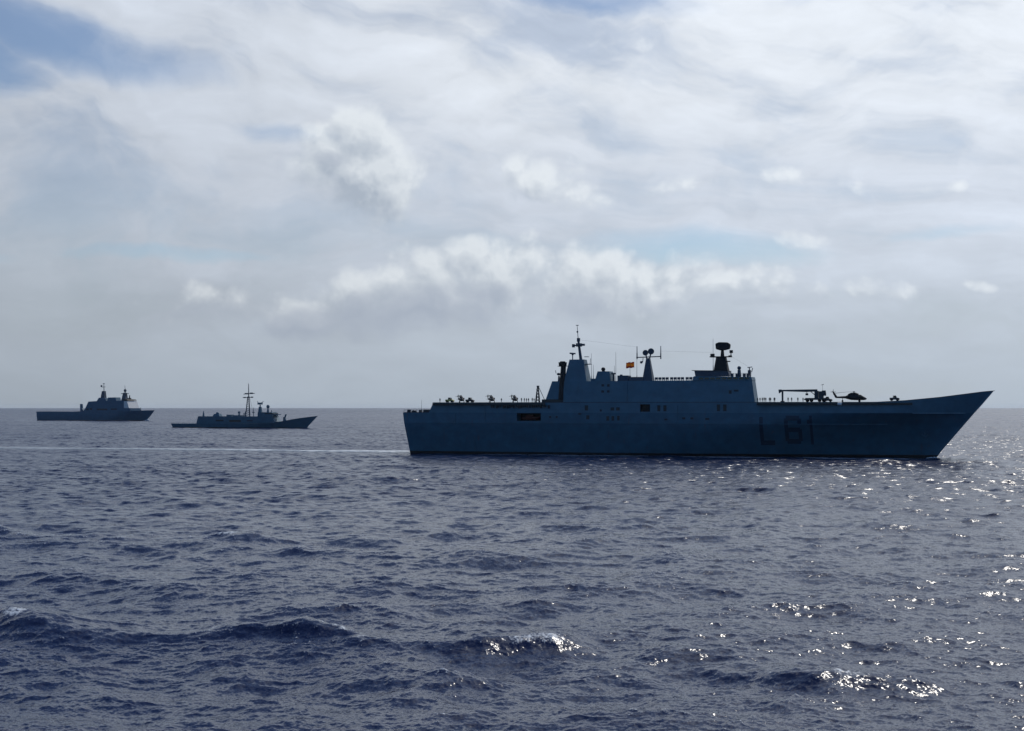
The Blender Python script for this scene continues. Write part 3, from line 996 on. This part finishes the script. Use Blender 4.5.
# lattice derrick on the deck
dk = MB()
for dx, dy in ((-.75, -.7), (.75, -.7), (.75, .7), (-.75, .7)):
    dk.tube((54.6 + dx, -13 + dy, 20.9), (54.7 + dx * .25, -13 + dy * .25, 27.3), .2, .16, 6)
for i in range(5):
    z0 = 21.2 + i * 1.2; k0 = 1 - .75 * (z0 - 20.9) / 6.4; k1 = 1 - .75 * (z0 + 1.1 - 20.9) / 6.4
    dk.tube((54.6 - .75 * k0, -13.6 * 1, z0), (54.65 + .75 * k1, -13.5, z0 + 1.1), .13, n=5)
    dk.tube((54.6 + .75 * k0, -12.4, z0), (54.65 - .75 * k1, -12.5, z0 + 1.1), .13, n=5)
dk.box(54.3, 55.2, -13.4, -12.6, 27.1, 27.7)
dk.tube((55.1, -13, 27.0), (58.0, -13, 21.0), .12, n=5)
dk.build('derrick', M['steel'], big)


# ------------------------------------------------------------------ placing on the big ship
def on(x, y, z):
    c, s = math.cos(SHIP['yaw']), math.sin(SHIP['yaw'])
    return (SHIP['o'][0] + x * c - y * s, SHIP['o'][1] + x * s + y * c, z)


DZ = 21.06
YAW = SHIP['yaw']


# flag
fl = MB()
nx, nz = 16, 6
for side in (0, 1):
    pass
vs = []
for j in range(nz + 1):
    for i in range(nx + 1):
        X = -3.3 * i / nx
        vs.append((X, 0.28 * math.sin(i * .75 + j * .25) * (i / nx) ** .5, -1.1 + 2.2 * j / nz - 0.22 * (i / nx) + .10 * math.sin(i * .8)))
fs = [(j * (nx + 1) + i, j * (nx + 1) + i + 1, (j + 1) * (nx + 1) + i + 1, (j + 1) * (nx + 1) + i) for j in range(nz) for i in range(nx)]
fl.add(vs, fs)
flag = fl.build('flag', M['flag'], smooth=True)
sd = flag.modifiers.new('thick', 'SOLIDIFY'); sd.thickness = 0.02
flag.location = on(94.0, -12, 35.7)
flag.rotation_euler = (0, 0, YAW)
tag(flag, 'red and yellow flag flying above the island of the biggest ship', 'flag')


# helicopters
def make_helicopter(label):
    h = thing('helicopter', (0, 0, 0), 0, label, 'helicopter', 'helicopters parked on the flight deck')

    def ring(x, zc, ry, rz, n=12):
        return [(x, ry * math.cos(2 * math.pi * i / n), zc + rz * math.sin(2 * math.pi * i / n)) for i in range(n)]
    MB().loft([ring(5.3, 1.15, .12, .1), ring(4.9, 1.2, .6, .4), ring(4.1, 1.35, 1.0, .7), ring(3.2, 1.65, 1.15, 1.0), ring(1.6, 1.75, 1.2, 1.15), ring(-.4, 1.8, 1.15, 1.1), ring(-1.6, 1.8, .8, .8), ring(-2.4, 1.75, .45, .5)]).build('fuselage', M['heli'], h, smooth=True)
    MB().loft([ring(-2.2, 1.75, .45, .48), ring(-4.2, 1.75, .32, .36), ring(-6.0, 1.72, .24, .3)]).build('tail_boom', M['heli'], h, smooth=True)
    MB().prism([(-5.2, 1.6), (-6.9, 4.0), (-7.4, 4.0), (-6.3, 1.55)], -.12, .12).build('tail_fin', M['heli'], h)
    MB().box(-5.6, -4.9, -1.3, 1.3, 1.7, 1.8).build('tailplane', M['heli'], h)
    MB().loft([ring(2.3, 2.75, .6, .35), ring(1.2, 3.05, .75, .5), ring(-.5, 3.0, .7, .45), ring(-1.6, 2.6, .35, .3)]).build('engine_cowling', M['heli'], h, smooth=True)
    MB().prism([(4.2, 1.75), (3.3, 2.55), (2.5, 2.6), (2.5, 1.8)], -1.17, 1.17).build('cockpit_window', M['glass'], h)
    rot = MB().tube((.6, 0, 3.3), (.6, 0, 3.9), .2, .18, 8).tube((.6, 0, 3.72), (.6, 0, 3.95), .5, .4, 10).build('rotor_hub', M['heli'], h)
    for k, an in enumerate((168, 176, 184, 192)):
        ca, sa = math.cos(R(an)), math.sin(R(an))
        pts = []
        for t in (0.3, 2.5, 5.0, 7.0):
            zz = 3.82 - .012 * t * t
            cx, cy = .6 + ca * t, sa * t
            pts.append([(cx - sa * .2, cy + ca * .2, zz - .03), (cx + sa * .2, cy - ca * .2, zz - .03), (cx + sa * .2, cy - ca * .2, zz + .03), (cx - sa * .2, cy + ca * .2, zz + .03)])
        MB().loft(pts).build('rotor_blade', M['heli'], rot)
    MB().tube((-7.0, .15, 3.75), (-7.0, .3, 3.75), .14, n=8).box(-7.08, -6.92, .26, .32, 2.75, 4.75).box(-8.0, -6.0, .26, .32, 3.67, 3.83).build('tail_rotor', M['heli'], h)
    for x, y in ((2.6, -1.15), (2.6, 1.15), (-3.6, 0)):
        MB().tube((x, y - .14, .36), (x, y + .14, .36), .36, n=14).tube((x, y * .92, .36), (x, y * .8, 1.4), .1, n=6).build('wheel', M['tyre'], h)
    return h


heli = make_helicopter('dark helicopter seen side on with tall swept tail fin, ahead of the crane')
heli.location = on(177.2, -9.5, DZ); heli.rotation_euler = (0, 0, YAW)
for X, yy, yw, lb in ((19.5, -10, 56, 'dark helicopter parked aft, the one nearest the stern of the biggest ship'),
                      (32.6, -10, 55, 'dark helicopter parked aft, middle one of the three behind the island'),
                      (42.6, -10, 58, 'dark helicopter parked aft, the one nearest the lattice derrick')):
    hc = copy_tree(heli)
    hc['label'] = lb
    hc.location = on(X + 1.2, yy, DZ); hc.rotation_euler = (0, 0, YAW - R(yw))
    hc.scale = (.74, .74, .74)


# mobile crane
cr = thing('mobile_crane', on(160.0, -12.0, DZ), YAW, 'mobile crane with its long boom laid level over the foredeck', 'crane')
MB().box(.2, 8.0, -1.2, 1.2, .75, 1.5).box(-.2, .9, -1.1, 1.1, .7, 1.25).build('chassis', M['steel'], cr, bevel=.05)
MB().box(3.6, 5.0, -1.1, 1.1, 1.5, 4.2).box(5.2, 6.9, -1.1, .9, 1.5, 4.0).build('turret', M['steel'], cr, bevel=.08)
MB().prism([(6.3, 2.3), (6.4, 4.3), (7.7, 4.3), (7.9, 3.2), (7.9, 2.3)], -1.2, -.1).build('operator_cab', M['steel'], cr)
MB().prism([(-9.4, 4.05), (-9.4, 4.6), (4.6, 4.75), (4.6, 3.9), (.5, 3.75)], -.35, .35).build('boom', M['steel'], cr)
MB().prism([(-9.7, 3.2), (-9.9, 4.7), (-8.8, 4.75), (-8.6, 4.0)], -.4, .4).build('boom_head', M['steel'], cr)
MB().tube((.7, 0, 3.8), (.7, 0, 3.2), .12, n=6).box(.2, 1.2, -.3, .3, 2.5, 3.25).build('hook_block', M['steel'], cr, bevel=.05)
MB().tube((4.4, 0, 2.0), (2.2, 0, 3.85), .16, .13, 8).build('lift_ram', M['steel'], cr)
MB().box(-8.7, -8.1, -.45, .45, 0, 4.05).box(-9.1, -7.7, -.8, .8, 0, .35).build('boom_rest', M['steel'], cr)
MB().tube((6.6, -.6, 4.3), (6.6, -.6, 6.6), .05, n=5).prism([(5.8, 6.25), (7.0, 6.75), (7.0, 6.45)], -.66, -.54).build('wind_vane', M['steel'], cr)
for x in (.9, 2.4, 5.4, 6.9):
    for y in (-1.2, 1.2):
        MB().tube((x, y - .2, .55), (x, y + .2, .55), .55, n=14).build('wheel', M['tyre'], cr)


# deck tractors
def make_tractor(label, mat):
    t = thing('deck_tractor', (0, 0, 0), 0, label, 'tow tractor', 'tow tractors on the flight deck')
    MB().prism([(-1.7, .4), (-1.7, 1.15), (.6, 1.2), (1.5, 1.05), (1.75, .8), (1.75, .4)], -.85, .85).build('body', mat, t, bevel=.06)
    MB().prism([(-.6, 1.2), (-.45, 1.95), (.45, 1.95), (.75, 1.2)], -.75, .75).build('cab', M['glass'], t)
    for x in (-1.05, 1.05):
        for y in (-.75, .75):
            MB().tube((x, y - .15, .42), (x, y + .15, .42), .42, n=12).build('wheel', M['tyre'], t)
    return t


for X, yy, lb, mt_, rz in ((17.2, -13.5, 'yellow tow tractor near the stern end of the flight deck', 'yellow', 0),
                           (168.4, -12.5, 'dark tow tractor between the crane and the foredeck helicopter', 'steel', 0),
                           (192.6, -11.0, 'dark low tow tractor alone at the foot of the bow ramp', 'steel', .2),
                           (25.4, -12.0, 'dark tow tractor standing between the two aftmost helicopters', 'steel', 0)):
    tr = make_tractor(lb, M[mt_])
    tr.location = on(X, yy, top_z(X) + .16); tr.rotation_euler = (0, 0, YAW + rz)
bal = MB().tube((-.75, 0, 0), (.75, 0, 0), .55, n=16).tube((-.3, 0, 0), (-.2, 0, 0), .58, n=16).tube((.2, 0, 0), (.3, 0, 0), .58, n=16).build('life_raft_canister', M['white'], big, label='white raft canister on the catwalk below the foredeck helicopter')
bal.location = (173.2, big_side(173, 20) - .9, 20.3)

# boat in the side bay
bt = thing('rescue_boat', on(51.8, -12.6, 13.75), YAW, 'dull red boat stowed in the dark side bay below the aft deck', 'boat')


def bring(x, hw, z0, z1): return [(x, -hw, z1), (x, -hw * .8, z0 + .35), (x, 0, z0), (x, hw * .8, z0 + .35), (x, hw, z1)]


MB().loft([bring(-3.6, 1.1, .25, 1.3), bring(0, 1.25, .15, 1.3), bring(2.2, 1.0, .25, 1.4), bring(3.7, .15, .8, 1.6)]).build('hull', M['orange'], bt, smooth=True)
MB().prism([(-2.2, 1.3), (-2.0, 2.2), (.6, 2.2), (1.3, 1.35)], -.8, .8).build('cabin', M['orange'], bt, bevel=.08)
MB().box(-2.4, -2.0, -.5, .5, 0, .3).box(1.4, 1.8, -.5, .5, 0, .4).build('cradle', M['steel'], bt)


# people
def make_person_mesh():
    J = {'pel': (0, 0, .95), 'wst': (0, 0, 1.1), 'chs': (0, 0, 1.33), 'nck': (0, 0, 1.49), 'chn': (0.02, 0, 1.57), 'hed': (.02, 0, 1.68), 'top': (.01, 0, 1.76),
         'shl': (0, .19, 1.42), 'ell': (-.02, .25, 1.14), 'wrl': (.03, .26, .90), 'hal': (.06, .25, .80),
         'shr': (0, -.19, 1.42), 'elr': (-.02, -.25, 1.14), 'wrr': (.03, -.26, .90), 'har': (.06, -.25, .80),
         'hil': (0, .10, .90), 'knl': (.02, .11, .50), 'anl': (-.02, .12, .09), 'tol': (.17, .13, .04),
         'hir': (0, -.10, .90), 'knr': (.02, -.11, .50), 'anr': (-.02, -.12, .09), 'tor': (.17, -.13, .04)}
    Rr = {'pel': .15, 'wst': .135, 'chs': .16, 'nck': .065, 'chn': .085, 'hed': .105, 'top': .07, 'sh': .075, 'el': .052, 'wr': .038, 'ha': .042, 'hi': .10, 'kn': .07, 'an': .05, 'to': .042}
    E = [('pel', 'wst'), ('wst', 'chs'), ('chs', 'nck'), ('nck', 'chn'), ('chn', 'hed'), ('hed', 'top')]
    for q in 'lr':
        E += [('chs', 'sh' + q), ('sh' + q, 'el' + q), ('el' + q, 'wr' + q), ('wr' + q, 'ha' + q), ('pel', 'hi' + q), ('hi' + q, 'kn' + q), ('kn' + q, 'an' + q), ('an' + q, 'to' + q)]
    names = list(J)
    me = bpy.data.meshes.new('person')
    me.from_pydata([J[k] for k in names], [(names.index(a), names.index(b)) for a, b in E], [])
    o = bpy.data.objects.new('tmp', me); col.objects.link(o)
    o.modifiers.new('skin', 'SKIN')
    for i, k in enumerate(names):
        r = Rr.get(k, Rr.get(k[:2], .05))
        sv = me.skin_vertices[0].data[i]
        sv.radius = (r, r * (1.0 if k not in ('chs', 'wst', 'pel') else .75))
        sv.use_root = (k == 'pel')
    sb = o.modifiers.new('sub', 'SUBSURF'); sb.levels = 1; sb.render_levels = 1
    bpy.context.view_layer.update()
    dg = bpy.context.evaluated_depsgraph_get()
    m2 = bpy.data.meshes.new_from_object(o.evaluated_get(dg))
    bpy.data.objects.remove(o)
    m2.name = 'person'; m2.shade_smooth()
    m2.materials.clear(); m2.materials.append(M['person'])
    return m2


pmesh = make_person_mesh()
proto = bpy.data.objects.new('person', pmesh)


def put_people(spots_, label, group, z=DZ):
    for X, yy in spots_:
        p = proto.copy(); col.objects.link(p)
        p.location = on(X, yy, z)
        p.rotation_euler = (0, 0, YAW + R(random.uniform(-110, -70)))
        s = random.uniform(.95, 1.06); p.scale = (s, s, s)
        tag(p, label, 'person', group)


put_people([(142.6 + i * .82 + random.uniform(-.35, .35), -13.6 + random.uniform(-.4, .4)) for i in range(9)],
           'dark clad crew member standing in the row just ahead of the island front', 'crew lined up ahead of the island')
put_people([(48.0, -13.6), (49.1, -13.2), (50.2, -13.8), (50.9, -13.4), (52.5, -13.5), (53.4, -13.9)],
           'dark clad crew member standing in the group beside the lattice derrick', 'crew beside the derrick')
put_people([(13.0, -13.8)], 'lone crew member standing at the aft corner of the flight deck', None)
put_people([(39.7, -14.2)], 'lone crew member standing aft between two parked helicopters at the deck edge', None)
put_people([(154.8, -10.5), (157.1, -10.2), (159.0, -9.8), (153.4, -9.9)], 'dark clad crew member standing under the level boom of the crane', 'crew under the crane boom')
put_people([(168.0, -14.3)], 'crew member standing by the crane turret and the tow tractor', None)
bpy.data.objects.remove(proto)

# ------------------------------------------------------------------ frigate
fr = thing('frigate', FRIG['o'], FRIG['yaw'], 'slim dark grey frigate with a tall pole mast, the middle one of the three ships', 'warship')
fH = lambda z: lerp(z, [(-3, 5.0), (0, 6.2), (4, 6.8), (11.5, 6.9)])
fStem = lambda z: 134.8 + 1.06 * z if z > 0 else 134.8
fRun = lambda z: lerp(z, [(-3, 75), (0, 70), (4, 55), (11, 42)])
FSH = [(-3, 4.0), (88, 4.3), (104, 5.8), (112, 6.2), (125.5, 8.7), (135, 10.0), (147, 11.4)]


def fz(X, z): return z if z < 2.5 else 2.5 + (z - 2.5) / 1.5 * (lerp(X, FSH) - 2.5)


make_hull([-3, -1, 0, 1.2, 2.5, 4.0], fH, lambda z: 0.3 - .6 * z if z > 0 else .3, lambda z: fStem(z) if z < 3 else 146.6, fRun, lambda z: 1.8, ztop=fz, nst=60, minhb=.15, stern_round=.15).build('hull', M['fhull'], fr, smooth=True)
MB().prism([(25.4, 4.0), (27.2, 10.8), (88.7, 10.8), (103.0, 10.8), (107.0, 5.5), (107.0, 4.6)], -6.5, 6.5).build('superstructure', M['fhull'], fr)
MB().box(25.6, 27.5, -4, -.4, 4.5, 9.5).box(25.6, 27.5, .4, 4, 4.5, 9.5).build('hangar_door', M['dark'], fr)
MB().box(46, 54, -6.56, -6.4, 6.3, 7.6).box(60, 72, -6.56, -6.4, 5.6, 7.6).box(78, 84, -6.56, -6.4, 6.4, 7.3).build('side_recess', M['dark'], fr)
MB().prism([(88.5, 10.81), (88.5, 14.6), (102.6, 14.6), (104.0, 10.81)], -5.4, 5.4).build('bridge', M['fhull'], fr)
MB().box(96, 103.9, -5.46, -4.9, 12.9, 13.8).box(103.0, 103.8, -5.2, 5.2, 12.9, 13.7).build('bridge_window', M['glass'], fr)
MB().tube((29.2, 0, 10.8), (29.2, 0, 14.0), .9, .6, 8).tube((29.2, 0, 14), (29.2, 0, 15.6), .45, .3, 8).build('close_in_gun', M['fhull'], fr)
MB().frustum((40.5, 47.5, -3, 3), 10.8, (41.5, 46.5, -2.5, 2.5), 13.0).ball((44, 0, 13.2), 1.6).build('funnel', M['fhull'], fr)
MB().box(55, 59.5, -3, 3, 10.8, 12.3).box(62, 70, -3, 3, 10.8, 11.8).build('deck_locker', M['fhull'], fr)
MB().tube((66.5, 0, 10.8), (66.4, 0, 15.6), .9, .5, 8).box(65.6, 67.4, -.8, .8, 13.6, 15.0).build('gun_director', M['fhull'], fr)
MB().tube((73.0, 0, 10.8), (73.0, 0, 15.4), .7, .4, 8).tube((71.5, 0, 10.8), (71.5, 0, 14), .5, .4, 8).build('antenna', M['fhull'], fr)
fm = MB()
for dx, dy in ((-2.2, -1.5), (2.2, -1.5), (0, 2.0)):
    fm.tube((76.2 + dx, dy, 10.8), (76.2 + dx * .3, dy * .3, 29), .5, .42, 6)
for i in range(9):
    z0 = 11 + i * 2; k0 = 1 - .7 * (z0 - 10.8) / 18.2; k1 = 1 - .7 * (z0 + 2 - 10.8) / 18.2
    fm.tube((76.2 - 2.2 * k0, -1.5 * k0, z0), (76.2 + 2.2 * k1, -1.5 * k1, z0 + 2), .24, n=5)
fm.tube((76.2, 0, 28), (76.2, 0, 35), .5, .36, 8).tube((76.2, 0, 35), (76.1, 0, 41), .4, .25, 6)
fmast = fm.build('lattice_mast', M['mast'], fr)
MB().tube((71.0, 0, 31.2), (82.6, 0, 31.9), .3, .3, 6).box(72.5, 75.5, -.5, .5, 31.0, 32.2).box(77.5, 80.5, -.5, .5, 31.3, 32.6).tube((76.2, -4.5, 31.6), (76.2, 4.5, 31.6), .25, n=6).build('yardarm', M['mast'], fmast)
MB().tube((70.2, 0, 28.0), (81.0, 0, 28.4), .3, .3, 6).box(71.2, 73.2, -.5, .5, 27.6, 28.6).box(78.8, 80.4, -.5, .5, 27.8, 28.9).build('yardarm', M['mast'], fmast)
MB().tube((77.2, 0, 29.0), (81.6, 0, 10.8), .10, n=5).tube((75.6, 0, 27), (73.2, 0, 14), .08, n=5).build('mast_stay', M['mast'], fmast)
MB().tube((81.4, 0, 10.8), (81.3, 0, 18.8), .35, .2, 6).box(80.4, 82.2, -.7, .7, 14, 14.7).build('antenna', M['fhull'], fr)
MB().frustum((86.4, 90.2, -1.8, 1.8), 10.8, (87.2, 89.2, -1, 1), 19.5).tube((88.2, 0, 19.5), (88.1, 0, 21.5), .6, .5, 8).build('radar_tower', M['fhull'], fr)
MB().box(86.6, 89.6, -2.2, 2.2, 21.6, 23.4).tube((86.5, 0, 22.6), (85.3, 0, 24.6), .3, n=6).tube((89.4, 0, 23.2), (91.6, 0, 24.6), .25, n=6).build('radar_antenna', M['fhull'], fr)
MB().tube((96.2, 0, 14.6), (96.2, 0, 17.6), 1.0, .8, 10).ball((96.2, 0, 19.6), 1.5, 1.5, 1.9).build('fire_control_radome', M['fhull'], fr, smooth=True)
MB().tube((101.4, -3, 14.6), (101.4, -3, 16.5), .4, .3, 6).box(103, 108, -3, 3, 12.2, 12.9).tube((107.0, -2.5, 12.4), (106.0, -2.5, 6), .3, n=6).tube((109.0, -3.5, 10.4), (106.5, -2.5, 12.6), .3, n=6).build('bridge_wing', M['fhull'], fr)
MB().tube((113.2, 0, 6.2), (113.2, 0, 8.2), 1.7, 1.4, 12).box(112.0, 113.8, -.8, .8, 8.2, 10.2).tube((113.4, -.6, 9.6), (114.6, -.6, 12.8), .45, n=8).tube((113.4, .6, 9.6), (114.6, .6, 12.8), .45, n=8).build('missile_launcher', M['fhull'], fr)
rl = MB()
for i in range(14):
    rl.tube((-1.5 + i * 2, -6.2, 4.1), (-1.5 + i * 2, -6.2, 5.1), .07, n=4)
rl.tube((-1.6, -6.2, 5.1), (25, -6.2, 5.1), .07, n=4)
rl.build('stern_railing', M['mast'], fr)

# ------------------------------------------------------------------ landing ship, farthest
ld = thing('landing_ship', LAND['o'], LAND['yaw'], 'distant grey landing ship with twin masts and a pale bridge front', 'warship')
lH = lambda z: lerp(z, [(-4, 10), (0, 11.6), (6, 12.4), (15, 12.5)])
LSH = [(-2, 12.9), (60, 12.6), (80, 13.4), (150, 14.0), (194, 15.0)]


def lz(X, z): return z if z < 6 else 6 + (z - 6) / 7.0 * (lerp(X, LSH) - 6)


make_hull([-4, -1, 0, 1.2, 3, 6, 9.5, 13.0], lH, lambda z: -.08 * z, lambda z: 178.6 + 1.12 * z if z > 0 else 178.6, lambda z: lerp(z, [(-4, 72), (0, 66), (13, 48)]), lambda z: 1.85, ztop=lz, nst=60, minhb=.3).build('hull', M['lhull'], ld, smooth=True)
MB().box(1, 82, -12.3, 12.3, 13.35, 13.5).build('flight_deck', M['deck'], ld)
MB().prism([(73.0, 13.4), (72.6, 24), (75.2, 24), (76.0, 18.0), (79, 13.4)], -9, -6).build('deck_crane', M['lhull'], ld)
MB().prism([(80.5, 13.4), (84.6, 18.6), (89.4, 27.4), (106, 28.2), (150.0, 28.6), (150.0, 13.4)], -12.2, 12.2).build('superstructure', M['lhull'], ld)
MB().box(92, 96, -12.26, -12, 15.5, 18).box(104, 122, -12.26, -12, 15.0, 17.2).box(128, 138, -12.26, -12, 15.5, 17.4).box(86, 90, -12.26, -12, 15, 17.5).build('side_opening', M['dark'], ld)
MB().prism([(100.0, 28.2), (103.5, 33.0), (114.5, 32.2), (116, 28.4)], -7, 7).build('funnel_casing', M['lhull'], ld)
MB().prism([(117.0, 28.4), (118.6, 33.2), (131.0, 33.4), (132.6, 28.5)], -6, 6).build('deckhouse', M['lhull'], ld)
MB().frustum((103.0, 110.0, -3, 3), 30.0, (105.0, 109.0, -2, 2), 42.6).build('mast_tower', M['mast'], ld)
MB().tube((107.2, 0, 42.6), (106.8, 0, 54), .55, .3, 6).tube((103.8, 0, 48.4), (109.6, 0, 48.6), .35, n=5).box(101.6, 104.0, -.3, .3, 48.4, 51.2).box(105.6, 108, -.8, .8, 52.8, 53.6).build('pole_mast', M['mast'], ld)
MB().frustum((139.0, 146.5, -3.5, 3.5), 28.4, (141.2, 145.0, -2, 2), 40).box(138.4, 147.6, -3, 3, 38.3, 39.2).build('forward_mast', M['mast'], ld)
MB().tube((143.3, 0, 40), (143.3, 0, 41.8), .9, n=8).ball((143.3, 0, 43.2), 2.0, 2.0, 2.3).tube((143.3, 0, 45), (142.7, 0, 51), .35, .2, 6).build('radar_antenna', M['mast'], ld)
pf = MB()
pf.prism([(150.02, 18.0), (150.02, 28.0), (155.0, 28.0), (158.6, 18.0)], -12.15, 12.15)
pf.build('bridge_front', M['pale'], ld, label='front of the bridge with sunlight painted in as a pale tone')  # lit look of this face comes from its pale colour
MB().box(150.03, 161, -12.0, 12.0, 13.5, 17.98).build('bridge_base', M['lhull'], ld)
tf = MB()
tf.prism([(147.5, 28.65), (147.5, 31.0), (154.2, 30.4), (155.6, 28.65)], -11, 11)
tf.box(149.5, 152.5, -2, 2, 30.0, 32.4)
tf.tube((151, 0, 32), (151, 0, 36.4), 1.0, .6, 8)
tf.build('bridge_roof', M['black'], ld)
MB().tube((170, 0, 14), (170, 0, 19), .5, .3, 6).tube((153, -9, 30.2), (153, -9, 37), .15, n=5).build('foremast', M['mast'], ld)


# ------------------------------------------------------------------ white water at the bows
def spray(S_, x, y, L, wdt, hgt, label, seed):
    rng = random.Random(seed)
    mb = MB()
    for i in range(16):
        t = rng.random()
        px_ = x - L * t
        r = (0.15 + 0.4 * rng.random() ** 2) * hgt * (1 - .5 * t)
        mb.ball((px_, y * (0.4 + .8 * t) - rng.random() * wdt, hgt * .5 * rng.random() * (1 - t)), r * 1.2, r, r * .8, n=8, k=5)
    o = mb.build('bow_spray', M['foam'], smooth=True)
    o.location = S_['o']; o.rotation_euler = (0, 0, S_['yaw'])
    tag(o, label, 'spray', None, 'stuff')


spray(SHIP, 208.2, -.8, 5, 1.5, 1.1, 'white spray at the foot of the stem of the biggest ship', 3)
spray(LAND, 184.5, -1.5, 7, 2.5, 2.6, 'white spray at the bow of the farthest ship', 5)
spray(FRIG, -2, -2, 9, 3, 1.0, 'white churned water right behind the stern of the frigate', 8)

# ------------------------------------------------------------------ sea haze
hzb = MB().box(-43500, 43500, -43500, 43500, -30, 75)
m = bpy.data.materials.new('haze_air'); m.use_nodes = True
m.node_tree.nodes.clear()
hn = NT(m.node_tree)
ho = hn.n('ShaderNodeOutputMaterial'); pv = hn.n('ShaderNodeVolumePrincipled')
pv.inputs['Color'].default_value = (0.82, 0.91, 1.0, 1)
pv.inputs['Density'].default_value = 1.1e-5
pv.inputs['Anisotropy'].default_value = 0.3
m.node_tree.links.new(pv.outputs[0], ho.inputs['Volume'])
hz_o = hzb.build('haze', m)
tag(hz_o, 'pale sea haze filling the air over the water', 'haze', None, 'stuff')
